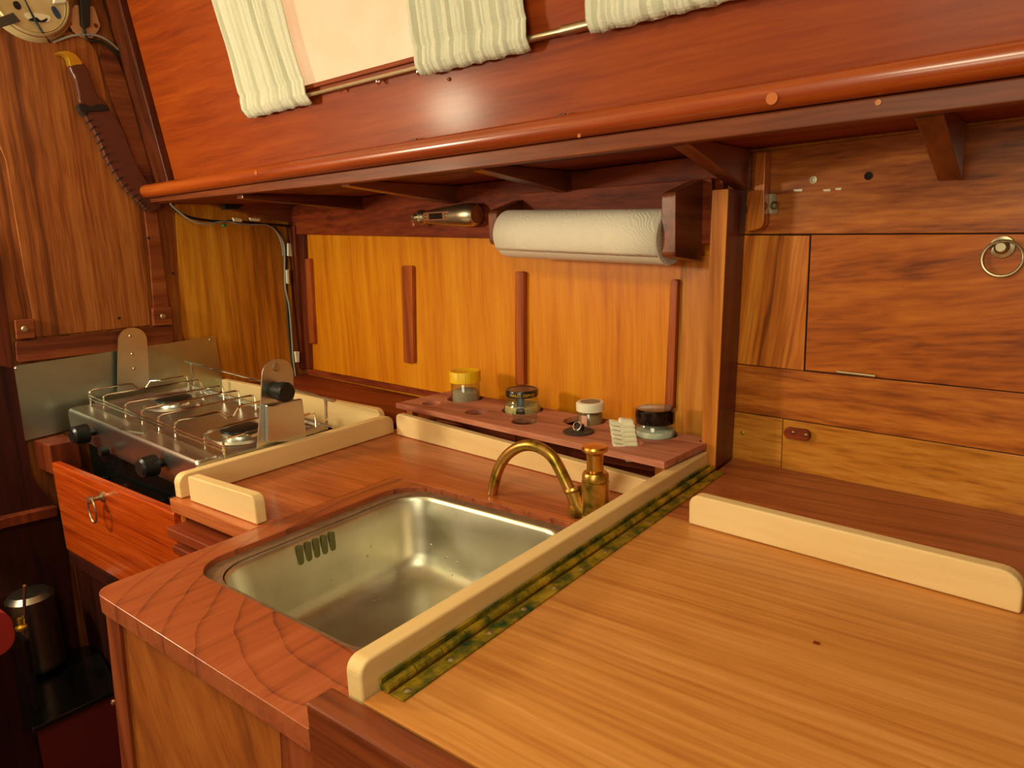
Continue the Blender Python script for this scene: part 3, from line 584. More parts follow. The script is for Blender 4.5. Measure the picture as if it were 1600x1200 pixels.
for (px, py) in ((126, 679), (232, 729)):
    p = onp(px, py, (0, .64, 0), (0, 1, 0))
    kb = part('knob', MB().lathe([(.0001, .043), (.016, .0425), (.021, .038), (.0235, .012), (.0235, .008), (.009, .006), (.009, -.018)], p + Vector((0, .022, 0)), (0.05, -1, .05), 28), M['black'], ck, 'black control knob')
    part('pointer', MB().prism([p + Vector((-.0012, -.0183, .003)), p + Vector((.0012, -.0183, .003)), p + Vector((.0012, -.0183, .017)), p + Vector((-.0012, -.0183, .017))], (0, -.0008, 0)), M['rubber'], kb)
    part('stem', MB().lathe([(.0065, 0), (.0065, .028)], p + Vector((0, .018, 0)), (0, 1, 0), 12), M['brass'], kb)
part('knob', MB().lathe([(.0001, .02), (.011, .018), (.012, 0)], ony(168, 703, .66), (0, -1, 0), 20), M['black'], ck)
# burners
for (px, py) in ((272, 632), (377, 680)):
    c = ons2(px, py, -.008)
    bn = part('burner', MB().lathe([(.074, 0), (.068, .005), (.040, .002), (.036, .012), (.0001, .014)], c, SNRM, 36), M['steel'], ck, 'steel burner pan')
    part('burner_cap', MB().lathe([(.030, .012), (.044, .013), (.044, .019), (.034, .022), (.0001, .023)], c, SNRM, 30), M['black'], bn)
    part('flame_ring', MB().lathe([(.040, .008), (.041, .012), (.036, .013), (.036, .008)], c, SNRM, 36, cap=False, rfun=lambda th, t: 1 + .04 * math.sin(th * 24)), M['nickel'], bn)
# pan grid: eight wires running front to back; two of them dip
tops = [(137, 611), (157, 619), (190, 632), (214, 642), (238, 652), (266, 661), (309, 679), (342, 689)]
us = []
for (px, py) in tops:
    u_, v_ = uv(ons2(px, py, .034)); us.append(u_)
gr = part('pan_grid', MB().tube([S(us[0] - .01, .17, .012), S(us[-1] + .005, .155, .012)], .0028, 8).tube([S(us[0] - .012, .17, .020), S(us[-1] + .01, .155, .020)], .0024, 8).tube([S(us[0], .93, .006), S(us[-1] + .06, .93, .006)], .0026, 8), M['chrome'], ck, 'chromed wire pan grid')
for i, u_ in enumerate(us):
    u2 = u_ * .93 + .045
    h = .034
    path = [S(u_, .17, -.006), S(u_, .17, h - .008), S(u_, .175, h - .003), S(u_, .20, h)]
    if i in (0, 5):
        path += [S(u_, .46, h), S(u_, .50, h - .003), S(u_, .545, h - .020), S(u_, .595, h - .020), S(u_, .64, h - .003), S(u2, .68, h)]
    path += [S(u2, .88, h), S(u2, .905, h - .003), S(u2, .91, h - .010), S(u2, .91, -.006)]
    part('wire', MB().tube(path, .0026, 8), M['chrome'], gr)
# tall back rail
part('back_rail', MB().tube(smooth_path([S(.0, .985, -.004), S(.0, .985, .050), S(.002, .985, .060), S(.015, .985, .064), S(.985, .985, .064), S(.998, .985, .060), S(1, .985, .050), S(1, .985, -.004)], 4), .0036, 8), M['chrome'], ck, 'tall chromed rear rail')
part('rear_slats', MB().box(-1.93, -1.36, .93, .938, .042, .046).box(-1.93, -1.36, .952, .960, .042, .046), M['chrome'], ck)
# label plate on the hob front
lc = [ons2(202, 664, .001), ons2(236, 665, .001), ons2(224, 677, .001), ons2(186, 671, .001)]
part('rating_plate', MB().prism(lc, SNRM * .0008), M['plate'], ck, 'small white rating plate')
# gimbal bracket with black thumb screw
gr2 = thing('gimbal_bracket', (-1.31, .85, .0), 'tall steel gimbal bracket with a black thumb knob beside the beech divider', 'bracket')
gp = [(402, 700), (460, 690), (457, 575), (433, 561), (412, 568), (408, 640)]
X1 = -1.305
pg = arc_pts([onx(402, 700, X1), onx(460, 690, X1), onx(458, 561, X1), onx(411, 561, X1), onx(407, 640, X1)], [0, 0, .034, .034, 0], 8)
part('plate', MB().prism(pg, (-.003, 0, 0)), M['steel'], gr2)
part('hanger', MB().prism([onx(412, 690, X1), onx(475, 690, X1), onx(468, 622, X1), onx(420, 632, X1), onx(412, 632, X1)], (.012, 0, 0)), M['steel'], gr2, 'folded steel hanger', bevel=.003)
kc = onx(430, 610, X1)
part('thumb_knob', MB().lathe([(.014, -.002), (.0185, .002), (.019, .022), (.021, .024), (.021, .040), (.018, .043), (.0001, .043)], kc, (1, 0, 0), 32), M['black'], gr2, 'black thumb knob')
part('rivet', MB().lathe([(.0001, .002), (.006, .002), (.009, 0)], onx(432, 574, X1), (1, 0, 0), 18), M['nickel'], gr2)

# ================================================================== TAP
fc = thing('tap', (-.575, .925, 0), 'brass hand-pump tap with curved spout and gold push knob behind the sink', 'tap')
TY = .930
bc = Vector((-.578, .932, 0))
part('body', MB().lathe([(.026, .0005), (.026, .004), (.0225, .008), (.0225, .062), (.0225, .064), (.020, .066), (.0215, .067), (.0215, .076), (.019, .080), (.012, .081)], bc, (0, 0, 1), 32), M['tap'], fc, 'worn brass pump body')
sock0 = ony(892, 806, TY - .01); sock1 = ony(893, 772, TY - .01)
part('socket', MB().tube([bc + Vector((-.014, -.004, .004)), bc + Vector((-.030, -.006, .018)), bc + Vector((-.040, -.006, .044))], [.012, .014, .014], 18).lathe([(.0145, -.004), (.016, 0), (.0145, .004)], bc + Vector((-.040, -.006, .044)), (-.35, 0, 1), 20), M['tap'], fc)
spx = [(893, 772), (880, 744), (866, 718), (851, 704), (831, 696), (810, 699), (791, 713), (778, 735), (769, 771)]
spp = smooth_path([ony(px, py, TY - .004 - .0 * i) for i, (px, py) in enumerate(spx)], 6)
part('spout', MB().tube(spp, .0098, 16), M['tap'], fc, 'curved brass spout')
part('push_knob', MB().lathe([(.011, .080), (.011, .084), (.0135, .084), (.0135, .110), (.015, .112), (.0205, .116), (.0215, .120), (.0195, .1235), (.0001, .1245)], bc, (0, 0, 1), 32), M['brassg'], fc, 'smooth gold push knob')
part('foot', MB().lathe([(.010, 0), (.012, .006), (.010, .018), (.0001, .022)], bc + Vector((-.034, -.012, .0005)), (0, 0, 1), 16), M['tap'], fc)

# ================================================================== RACK AND JARS
rk = thing('spice_rack', (-.87, 1.16, 0), 'reddish-brown slotted rack board with round holes along the hull side', 'rack')
holes = [(-1.170, 1.160, .022), (-1.134, 1.240, .044), (-1.018, 1.148, .026), (-.940, 1.214, .0465), (-.874, 1.135, .028), (-.768, 1.200, .044), (-.728, 1.122, .024), (-.600, 1.185, .0435), (-.610, 1.105, .024)]
part('board', MB().plate([(-1.247, 1.117, 0), (-.507, 1.034, 0), (-.494, 1.172, 0), (-.509, 1.176, 0), (-.509, 1.205, 0), (-1.228, 1.288, 0)], [circ((x, y), r, 28) for x, y, r in holes], .068, .080), M['rack'], rk, bevel=.0012)
for (x, y) in [(-1.225, 1.148), (-.532, 1.077), (-.530, 1.190), (-1.205, 1.265)]:
    part('leg', MB().box(x - .009, x + .009, y - .009, y + .009, .0305 if y > 1.16 else .0005, .0675), M['post'], rk)
def glass_jar(name, c, prof_out, wall, label, cat, zb=.001):
    j = thing(name, c, label, cat)
    inner = [(max(r - wall, .0001), z + (wall if i == 0 else 0)) for i, (r, z) in enumerate(prof_out)]
    prof = [(.0001, prof_out[0][1])] + prof_out + inner[::-1] + [(.0001, prof_out[0][1] + wall)]
    part('glass', MB().lathe(prof, c, (0, 0, 1), 40), M['glass'], j); return j
# 1 yellow-lidded jar
c = Vector((-1.128, 1.236, .0312))
j = glass_jar('storage_jar', c, [(.032, .000), (.035, .004), (.035, .088), (.032, .095)], .002, 'clear jar with a ribbed bright yellow lid standing in the rack', 'jar')
part('contents', MB().lathe([(.0001, .003), (.032, .003), (.032, .066), (.026, .072), (.012, .075), (.0001, .070)], c, (0, 0, 1), 32, rfun=lambda th, t: 1 + .02 * math.sin(5 * th)), plain('grey sugar grains', (176, 158, 138), .8, noise=.5, nscale=300, bump=.5), j, 'grey granular contents')
ly = part('lid', MB().lathe([(.0355, .092), (.0375, .092), (.0375, .116), (.0355, .1185), (.031, .1185), (.030, .1175), (.0001, .1175)], c, (0, 0, 1), 120, rfun=lambda th, t: 1 + (.010 * (1 if math.sin(60 * th) > 0 else -1) if .0925 < t < .1165 else 0)), M['yellow'], j, 'ribbed yellow screw lid', sharp=50)
# 2 mustard jar
c = Vector((-.940, 1.214, .0312))
mj = glass_jar('mustard_jar', c, [(.036, .000), (.040, .006), (.043, .030), (.042, .055), (.036, .068), (.033, .076), (.033, .084)], .0022, 'round mustard jar with a black lid, gold lettering and black tag', 'jar')
part('contents', MB().lathe([(.0001, .003), (.037, .004), (.0405, .030), (.0402, .054), (.038, .062), (.0001, .061)], c, (0, 0, 1), 32, rfun=lambda th, t: 1 - .03 * abs(math.sin(4.5 * th))), plain('mustard remains', (206, 186, 128), .5, noise=.15, nscale=60), mj, 'pale mustard contents')
ml = part('lid', MB().lathe([(.0335, .0805), (.0360, .0815), (.0365, .094), (.035, .0965), (.032, .0965), (.030, .095), (.0001, .095)], c, (0, 0, 1), 48), plain('black lid', (34, 26, 24), .3, coat=.3), mj, 'black lid')
part('lid_top', MB().lathe([(.0001, .0004), (.029, .0004), (.029, 0)], c + Vector((0, 0, .0952)), (0, 0, 1), 36), plain('brown lid top', (128, 96, 78), .35, .3), ml)
def bent_text(txt, size, c, R, zc, a_mid, ext=.0003, spread=1.0):
    cu = bpy.data.curves.new('t', 'FONT'); cu.body = txt; cu.size = size; cu.align_x = 'CENTER'; cu.align_y = 'CENTER'; cu.space_character = spread
    to = bpy.data.objects.new('t', cu); C.objects.link(to); dg = bpy.context.evaluated_depsgraph_get(); me = bpy.data.meshes.new_from_object(to.evaluated_get(dg))
    vs_ = [v.co.copy() for v in me.vertices]; fs_ = [tuple(p.vertices) for p in me.polygons]; bpy.data.objects.remove(to); bpy.data.curves.remove(cu); bpy.data.meshes.remove(me)
    mb = MB(); out = []
    for v in vs_:
        a = a_mid + v.x / R; out.append(Vector((c[0] + (R + ext) * math.cos(a), c[1] + (R + ext) * math.sin(a), zc + v.y)))
    return mb.add(out, fs_)
av = math.atan2(-c.y, -c.x)              # side of the jar that faces the cabin
part('lettering', bent_text('MAILLE, DEPUIS', .0085, c, .0366, c.z + .0875, av + .0), M['yellow'], ml, 'gold lettering')
tagm = MB()
cols_ = []
for i in range(7):
    t = i / 6; hw = .010 - .003 * math.sin(t * PI); zz = .083 - .034 * t; rr = .0345 + .0085 * math.sin(t * PI * .55); sh = -.12 - .0 * t
    cols_.append([Vector((c.x + (rr + .0012) * math.cos(av + sh + dx_ * hw / rr), c.y + (rr + .0012) * math.sin(av + sh + dx_ * hw / rr), c.z + zz)) for dx_ in (-1, -.5, 0, .5, 1)])
tagm.grid(cols_)
tg = part('tag', tagm, M['black'], mj, 'black paper tag')
part('tag_lettering', bent_text('DEPUIS', .0048, c, .0430, c.z + .063, av - .12).add([], []), M['white'], tg, 'white lettering')
part('tag_lettering', bent_text('1747', .0060, c, .0437, c.z + .056, av - .12), M['white'], tg, 'white lettering')
# 3 small glass in the front row
c = Vector((-.874, 1.136, .001))
g = thing('small_glass', c, 'empty clear drinking glass poking out of a front hole', 'glass')
part('cup', MB().lathe([(.0001, 0), (.020, 0), (.0265, .097), (.0255, .097), (.019, .004), (.0001, .004)], c, (0, 0, 1), 36), M['glass'], g)
# 4 white-lidded spice jar
c = Vector((-.752, 1.197, .0312))
wj = glass_jar('spice_jar', c, [(.024, .0), (.026, .003), (.026, .070), (.024, .074)], .0018, 'small spice jar with a worn white lid and coarse brown contents', 'jar')
part('contents', MB().lathe([(.0001, .003), (.0238, .003), (.0238, .066), (.0001, .068)], c, (0, 0, 1), 28), plain('coarse spice', (176, 148, 104), .8, noise=.55, nscale=260, bump=.6), wj, 'coarse brown contents')
wl = part('lid', MB().lathe([(.026, .073), (.0285, .074), (.0290, .082), (.0285, .090), (.026, .092), (.0001, .0925)], c, (0, 0, 1), 40), M['cream'], wj, 'off-white lid')
part('lid_print', MB().lathe([(.0001, .0003), (.021, .0003), (.021, 0)], c + Vector((0, 0, .0922)), (0, 0, 1), 30), plain('faded print', (150, 134, 112), .6, noise=.4, nscale=180), wl)
av = math.atan2(-c.y, -c.x)
part('label_sticker', MB().grid([[Vector((c.x + .0265 * math.cos(av - .75 + k * .12), c.y + .0265 * math.sin(av - .75 + k * .12), c.z + z)) for k in range(5)] for z in (.030, .045, .060, .068)]), plain('torn sticker', (222, 160, 140), .6), wj, 'torn pink and white sticker')
# 5 black-lidded jar
c = Vector((-.600, 1.185, .0312))
bj = glass_jar('cream_jar', c, [(.034, .0), (.0385, .004), (.0390, .044), (.037, .068), (.034, .074)], .002, 'squat glass jar with a glossy black lid and white contents at the rack end', 'jar')
part('contents', MB().lathe([(.0001, .003), (.0355, .003), (.0360, .058), (.0001, .060)], c, (0, 0, 1), 32, rfun=lambda th, t: 1 - .015 * math.sin(9 * th)), plain('white powder', (232, 238, 222), .8, noise=.08, nscale=70, bump=.3), bj, 'white contents')
part('base_band', MB().lathe([(.0394, .038), (.0396, .039), (.0396, .047), (.0394, .048)], c, (0, 0, 1), 40, cap=False), M['black'], bj)
part('lid', MB().lathe([(.0365, .072), (.0375, .074), (.0375, .096), (.035, .099), (.028, .100), (.0001, .100)], c, (0, 0, 1), 48), plain('glossy black lid', (20, 14, 14), .15, coat=.5), bj, 'glossy black lid')
# 6 sink plug on the rack
c = Vector((-.731, 1.119, .0805))
pg_ = thing('sink_plug', c, 'dark rubber sink plug with a metal ring lying on the rack', 'plug')
part('disc', MB().lathe([(.0001, 0), (.0300, 0), (.0305, .0015), (.029, .003), (.010, .0036), (.008, .010), (.0001, .011)], c, (0, 0, 1), 40), M['rubber'], pg_)
part('ring', MB().tube([c + Vector((.0085 * math.cos(a), -.004 + .004 * math.sin(a), .0125 + .0075 * math.sin(a))) for a in np.linspace(0, 2 * PI, 28, endpoint=False)], .0014, 8, True), M['chrome'], pg_)
part('stud', MB().lathe([(.007, .003), (.0095, .008), (.008, .015), (.0001, .017)], c + Vector((.002, .003, 0)), (0, 0, 1), 20), M['black'], pg_)
# 7 scrubbing brush head standing in its hole
c = Vector((-.611, 1.101, .0805))
br = thing('scrubbing_brush', c, 'cream scrubbing brush with ridged bristles standing in a hole beside the black-lidded jar', 'brush')
bd = Vector((.62, -.79, 0)).normalized(); bs = Vector((.79, .62, 0)); ax = Vector((-.18, .05, .98)).normalized()
pts = arc_pts([c + bs * -.012 - ax * .03, c + bs * .016 - ax * .03, c + bs * .013 + ax * .046, c + bs * -.013 + ax * .050], [0, 0, .004, .004], 4)
part('block', MB().prism([p + bd * .002 for p in pts], bd * .016), M['cream'], br, bevel=.003)
bf = MB()
for k in range(7):
    zc = -.012 + k * .0080
    for q in range(6):
        b0 = c + ax * zc + bd * (.002 + .003 * q) - bs * .011
        bf.prism([b0, b0 + bd * .0026, b0 + bd * .0026 + ax * .0060, b0 + ax * .0060], -bs * (.016 + .003 * ((q + k) % 2)) + ax * .004)
part('bristles', bf, M['cream'], br, 'tufts of cream bristles')
for k in range(6):
    zc = c + ax * (-.008 + k * .0086) + bd * .0182 - bs * .010
    part('ridge', MB().prism([zc, zc + bs * .023, zc + bs * .023 + ax * .0034, zc + ax * .0034], bd * .0024), M['cream'], br)

# ================================================================== TOWEL HOLDER AND ROLL
th_ = thing('towel_holder', wxy(-.76, .024, .46), 'dark mahogany paper towel holder with two end brackets under the deck', 'towel holder')
part('back_board', MB().prism([wxy(-.985, .0225, .455), wxy(-.515, .0225, .43), wxy(-.515, .0225, .545), wxy(-.985, .0225, .552)], WNV * .012), M['dark_red'], th_, bevel=.002)
def endb(xa, xb, zl, zh, off):
    pf = arc_pts([wxy(xa, .035, zl), wxy(xa, off, zl + .012), wxy(xa, off, zh - .012), wxy(xa, .035, zh + .012)], [0, .01, .01, 0], 5)
    return MB().prism(pf, WDV * (xb - xa))
part('end_bracket', endb(-.999, -.972, .432, .526, .118), M['dark_red_y'], th_, bevel=.002)
part('end_bracket', endb(-.560, -.532, .400, .532, .125), M['dark_red_y'], th_, bevel=.002)
r0, r1 = wxy(-.966, .088, .464), wxy(-.563, .088, .444)
rax = (r1 - r0).normalized(); rl_ = (r1 - r0).length
tr = thing('paper_towel_roll', r0.lerp(r1, .5) - Vector((0, 0, .05)), 'cream embossed paper towel roll held between wooden brackets', 'paper towel roll')
part('paper', MB().lathe([(.020, .003), (.048, .0), (.0492, .002), (.0492, rl_ - .002), (.048, rl_), (.020, rl_ - .003)], r0, rax, 72, cap=False), M['paper'], tr, sharp=60)
part('core', MB().lathe([(.0195, -.003), (.0195, rl_ + .002), (.018, rl_ + .002), (.018, -.003)], r0, rax, 32, cap=False), plain('card core', (150, 124, 84), .8), tr)
# loose outer sheet
ua = rax.orthogonal().normalized(); 
upv = (Vector((0, 0, 1)) - rax * rax.z).normalized(); fv = upv.cross(rax).normalized()
if fv.y > 0: fv = -fv
rows = []
for k in range(26):
    a = math.radians(-150 + k * 10.5 - 90 + 60); rr = .0497 + .0045 * max(0, (k - 17) / 8) ** 1.5
    a = math.radians(190 - k * 9.2)
    rows.append([r0 + rax * (.001 + (rl_ - .002) * t) + (fv * math.cos(a) + upv * math.sin(a)) * .0499 for t in (0, .25, .5, .75, 1)])
lo = MB().grid(rows); o = part('loose_sheet', lo, M['paper'], tr)
md = o.modifiers.new('sol', 'SOLIDIFY'); md.thickness = .0008; md.offset = 1
part('spindle', MB().lathe([(.008, -.005), (.008, rl_ + .0025)], r0, rax, 16), M['dark_red'], tr)

# ================================================================== READING LAMP ON THE BEAM
lp = thing('reading_lamp', onw(700, 340, .024), 'small nickel swivel reading lamp fixed to the dark beam left of the towel roll', 'lamp')
a0, a1 = onw(668, 339, .046), onw(746, 335, .046); la = (a1 - a0); ll = la.length; la.normalize()
prof = [(.0001, 0), (.012, .001), (.017, .006), (.0225, ll * .35), (.0275, ll * .75), (.0275, ll * .93), (.021, ll), (.0001, ll + .001)]
part('housing', MB().lathe(prof, a0, la, 32), M['nickel'], lp)
fp = arc_pts([a0 + la * ll * .06 - UP * .010, a0 + la * ll * .62 - UP * .010, a0 + la * ll * .62 + UP * .010, a0 + la * ll * .06 + UP * .010], .009, 6)
fpl = part('switch_plate', MB().prism([p + WNV * .0205 for p in fp], WNV * .004), M['chrome'], lp, 'polished switch plate')
part('switch', MB().prism([p + WNV * .0246 for p in [a0 + la * ll * .20 - UP * .007, a0 + la * ll * .46 - UP * .007, a0 + la * ll * .46 + UP * .007, a0 + la * ll * .20 + UP * .007]], WNV * .0012), M['blackgloss'], fpl, bevel=.0005)
for t in (.12, .54): part('screw', MB().lathe([(.0001, .0018), (.003, .0014), (.0042, 0)], a0 + la * ll * t + WNV * .0245, WNV, 14), M['screw'], fpl)
part('neck', MB().tube([a0 + la * .002, a0 - la * .012], .007, 12), M['nickel'], lp)
hc = a0 - la * .022
part('head', MB().lathe([(.0001, -.019), (.011, -.017), (.018, -.008), (.0195, 0), (.016, .010), (.010, .014), (.010, .020), (.007, .022), (.0001, .021)], hc, (-la * .7 + WNV * .7), 28), M['nickel'], lp)
part('lever', MB().prism(arc_pts([hc + WNV * .016 - la * .020 + UP * .008, hc + WNV * .016 - la * .025 + UP * .007, hc + WNV * .018 - la * .016 - UP * .022, hc + WNV * .018 - la * .011 - UP * .022], .0015, 3), WNV * .003), M['chrome'], lp)

# ================================================================== WINDOW, CURTAINS, ROD
def sp_(x, t, off): return onside(x, t, off)
wn = struct('window_1', MB().prism([sp_(-1.44, .150, .0012), sp_(-.80, .150, .0012), sp_(-.80, .50, .0012), sp_(-1.44, .50, .0012)], SNV * .002), M['pane'])
for nm, (xa, xb, ta, tb_) in (('a', (-1.45, -.79, .141, .150)), ('b', (-1.45, -.79, .50, .512)), ('c', (-1.45, -1.4405, .150, .50)), ('d', (-.7995, -.79, .150, .50))):
    spart('window_frame', MB().prism([sp_(xa, ta, .0005), sp_(xb, ta, .0005), sp_(xb, tb_, .0005), sp_(xa, tb_, .0005)], SNV * .009), M['dark_red'], wn, bevel=.002)
w2 = struct('window_2', MB().prism([sp_(-.55, .150, .0012), sp_(.10, .150, .0012), sp_(.10, .50, .0012), sp_(-.55, .50, .0012)], SNV * .002), M['pane'])
def curtain(name, xl, xr, tb0, tb1, label, nf=9, gather=.0, xl2=None, xr2=None):
    """ribbed curtain: xl/xr at the rod, xl2/xr2 at the top"""
    xl2 = xl if xl2 is None else xl2; xr2 = xr if xr2 is None else xr2
    rows = []; nr, nc = 46, 120
    tr_ = .129
    for i in range(nr + 1):
        f = i / nr; row = []
        for jx in range(nc + 1):
            s_ = jx / nc; t = (tb0 + (tb1 - tb0) * s_) + f * .43
            x = (xl + (xl2 - xl) * f) + s_ * ((xr + (xr2 - xr) * f) - (xl + (xl2 - xl) * f))
            ph = nf * 2 * PI * s_ + .9 * math.sin(3.1 * s_ * nf * .37 + 2.2 * f)
            near = math.exp(-((t - tr_) / .012) ** 2)
            amp = (.0032 + .0022 * math.sin(2.3 * ph / nf * 1.7 + 1)) * (1 - .3 * near)
            off = .0255 + amp * math.sin(ph) + .0012 * math.sin(ph * 2.7 + 5 * f) + .003 * near - .003 * math.exp(-((t - tr_ - .030) / .005) ** 2)
            if t < tr_: off -= .010 * ((tr_ - t) / .02)
            wav = .0012 * math.sin(ph * .6 + 1.3) * (1 - f)
            x += .002 * math.sin(31 * t + 4 * s_)
            row.append(sp_(x, t + wav, off))
        rows.append(row)
    mb = MB().grid(rows)
    o = single(name, mb, M['cloth'], label, 'curtain')
    md = o.modifiers.new('sol', 'SOLIDIFY'); md.thickness = .0025; md.offset = 1
    return o
curtain('curtain', -1.520, -1.290, .112, .112, 'leftmost pale ribbed curtain gathered on the rod left of the lit pane', 8, xl2=-1.555, xr2=-1.345)
curtain('curtain', -.962, -.722, .113, .112, 'middle pale greenish ribbed curtain between the lit pane and bare rod', 10, xl2=-.965, xr2=-.705)
curtain('curtain', -.602, -.250, .114, .113, 'rightmost pale ribbed curtain cut off by the top of the picture', 14)
rd = thing('curtain_rod', sp_(-1.0, .128, .017), 'thin tarnished metal curtain rod across the red cabin side', 'rod')
part('rod', MB().tube([sp_(-1.545, .1285, .016), sp_(-.90, .1285, .016)], .0042, 10), M['nickel'], rd)
part('rod_sleeve', MB().tube([sp_(-.90, .1285, .016), sp_(-.735, .1285, .016), sp_(-.662, .1285, .016), sp_(-.655, .1285, .016), sp_(-.10, .1275, .016)], [.0055, .0055, .0058, .0078, .0074], 10), M['nickel'], rd, 'thicker corroded rod section')
for i, (px, py) in enumerate([(538, 139), (597, 127), (660, 112)]):
    c = ons(px, py, .002)
    single('screw_eye', MB().tube([c + SNV * .002, c + SNV * .009], .0016, 6).tube([c + SNV * (.010 + .0045 * math.cos(a)) + UP * (.0055 * math.sin(a)) for a in np.linspace(0, 2 * PI, 18, endpoint=False)], .0016, 6, True), M['chrome'],
           ['small metal screw eye under the curtain rod, leftmost of the three', 'small metal screw eye under the curtain rod, middle of the three', 'small metal screw eye under the curtain rod, beside the middle curtain'][i], 'screw eye')
single('brass_pin', MB().lathe([(.0035, 0), (.003, .003), (.0001, .004)], ons(702, 124, 0), SNV, 12), M['screw'], 'small metal pin in the cabin side below the middle curtain', 'pin')
for i, (xa, w) in enumerate([(-1.10, .09), (-.72, .05)]):
    single('packing_sliver', MB().prism([Vector((xa, 1.0035, .6375)), Vector((xa + w, 1.0035, .6375)), Vector((xa + w, 1.0035, .6475)), Vector((xa + w * .9, 1.0035, .6485))], (0, .004, 0)), M['dark_red_v'],
           ['thin dark wedge of wood above the rail below the lit pane', 'thin dark wedge of wood above the rail under the bare rod'][i], 'wedge')

# ================================================================== BULKHEAD FITTINGS
def bx(px, py, off): return onx(px, py, BX + off)
# sheath knife
kf = thing('sheath_knife', bx(160, 180, .012), 'curved knife with brass pommel in a dark laced leather sheath on the bulkhead', 'knife')
sh = [(120, 168), (129, 182), (149, 215), (164, 250), (188, 290), (213, 316), (226, 329), (236, 331), (245, 325), (247, 315), (226, 285), (206, 250), (187, 200), (165, 172), (142, 163)]
sheath = part('sheath', MB().prism(smooth_path([bx(x, y, .010) for x, y in sh], 4, True), (.014, 0, 0)), M['leather'], kf, 'dark brown leather sheath', bevel=.004, seg=3)
for k in range(17):
    f = k / 16; seq = sh[1:7]; q = f * (len(seq) - 1); i = min(int(q), len(seq) - 2); u = q - i
    px = seq[i][0] + (seq[i + 1][0] - seq[i][0]) * u; py = seq[i][1] + (seq[i + 1][1] - seq[i][1]) * u
    part('lace', MB().tube([bx(px - 1.5, py + 1, .016), bx(px + 3, py - 3, .0252), bx(px + 8, py - 6, .0250)], .0016, 6), M['stitch'], sheath)
part('collar', MB().prism(smooth_path([bx(x, y, .010) for x, y in [(117, 166), (121, 176), (131, 182), (136, 176), (166, 174), (161, 165), (146, 164), (134, 168), (126, 163)]], 3, True), (.019, 0, 0)), M['stitch'], kf, bevel=.003)
part('grip', MB().prism(smooth_path([bx(x, y, .008) for x, y in [(104, 104), (112, 124), (117, 145), (124, 166), (163, 170), (158, 158), (146, 146), (138, 124), (132, 108), (124, 100)]], 4, True), (.020, 0, 0)), M['handle'], kf, 'dark polished wooden grip', bevel=.007, seg=4)
part('pommel', MB().prism(smooth_path([bx(x, y, .008) for x, y in [(84, 85), (95, 82), (108, 84), (117, 91), (124, 102), (114, 104), (105, 105), (102, 95), (96, 89)]], 4, True), (.020, 0, 0)), M['brass'], kf, 'polished brass pommel', bevel=.005, seg=3)
# dismantled ship's clock / barometer
bc_ = bx(40, -2, .0)
bm_ = thing('barometer', bc_, 'tarnished brass barometer with open dial and hand at the top left', 'barometer')
R1 = (bx(92, 44, .0) - bc_).length
part('case', MB().lathe([(R1 * 1.16, .001), (R1 * 1.18, .006), (R1 * 1.12, .020), (R1 * 1.04, .026), (R1 * 1.0, .030), (R1 * .97, .030), (R1 * .96, .020), (.0001, .020)], bc_, (1, 0, 0), 64), M['clockring'], bm_, 'stepped tarnished case ring')
dl = part('dial', MB().lathe([(.0001, .022), (R1 * .90, .022), (R1 * .94, .0235), (R1 * .95, .0205)], bc_, (1, 0, 0), 56), M['clockface'], bm_)
def dpoly(pix, o0, th): return MB().prism(smooth_path([bx(x, y, o0) for x, y in pix], 3, True), (th, 0, 0))
part('dial_hole', dpoly([(20, 4), (27, 2), (33, 10), (31, 15), (24, 13)], .0225, .001), M['stitch'], dl)
part('dial_hole', dpoly([(80, 12), (85, 10), (93, 20), (95, 28), (90, 29), (84, 22)], .0225, .001), plain('blue paint', (44, 66, 104), .5), dl, 'dark blue slot')
part('index_arm', dpoly([(40, 20), (75, 24), (76, 34), (58, 36), (42, 30)], .0228, .002), M['cream'], dl)
part('dark_cutout', dpoly([(44, 31), (56, 27), (64, 32), (74, 28), (70, 35), (54, 34)], .0250, .001), M['stitch'], dl)
part('hand', MB().tube([bx(36, -6, .028), bx(56, 34, .028), bx(66, 50, .030), bx(78, 66, .012)], [.0016, .0028, .003, .0026], 8), M['black'], bm_, 'dark hand')
part('bracket', MB().prism([bx(-14, 48, .034), bx(32, 34, .034), bx(20, 20, .034), bx(-14, 32, .034)], (.003, 0, 0)), M['rubber'], bm_, 'dull grey strap')
part('bezel_gap', MB().lathe([(R1 * 1.055, .0245), (R1 * 1.075, .0248), (R1 * 1.055, .0252)], bc_, (1, 0, 0), 56, cap=False), M['dark_red'], bm_)
# diamond switch plate
dp = thing('switch_plate', bx(130, 40, .010), 'pinkish hexagonal mounting plate with a dark switch below the bulkhead top', 'switch plate')
part('plate', MB().prism(arc_pts([bx(x, y, .0095) for x, y in [(101, 30), (117, 8), (146, 10), (156, 40), (153, 48), (144, 60), (126, 58), (114, 50)]], .004, 3), (.003, 0, 0)), M['copperplate'], dp, bevel=.0006)
part('switch_body', MB().prism(arc_pts([bx(x, y, .0128) for x, y in [(120, -14), (138, -14), (138, 42), (130, 46), (124, 40)]], .003, 4), (.014, 0, 0)), M['cable_dark'], dp, 'dark switch body', bevel=.003)
for p in ((109, 36), (150, 40)): part('screw_hole', MB().lathe([(.0001, .0006), (.0052, .0006), (.0056, 0)], bx(*p, .0126), (1, 0, 0), 16), M['dark_red'], dp)
single('terminal_block', MB().prism([bx(82, -14, .03), bx(100, -14, .03), bx(100, 5, .03), bx(82, 6, .03)], (.012, 0, 0)), M['white'], 'white terminal block at the top edge beside the barometer', 'terminal block', bevel=.001)
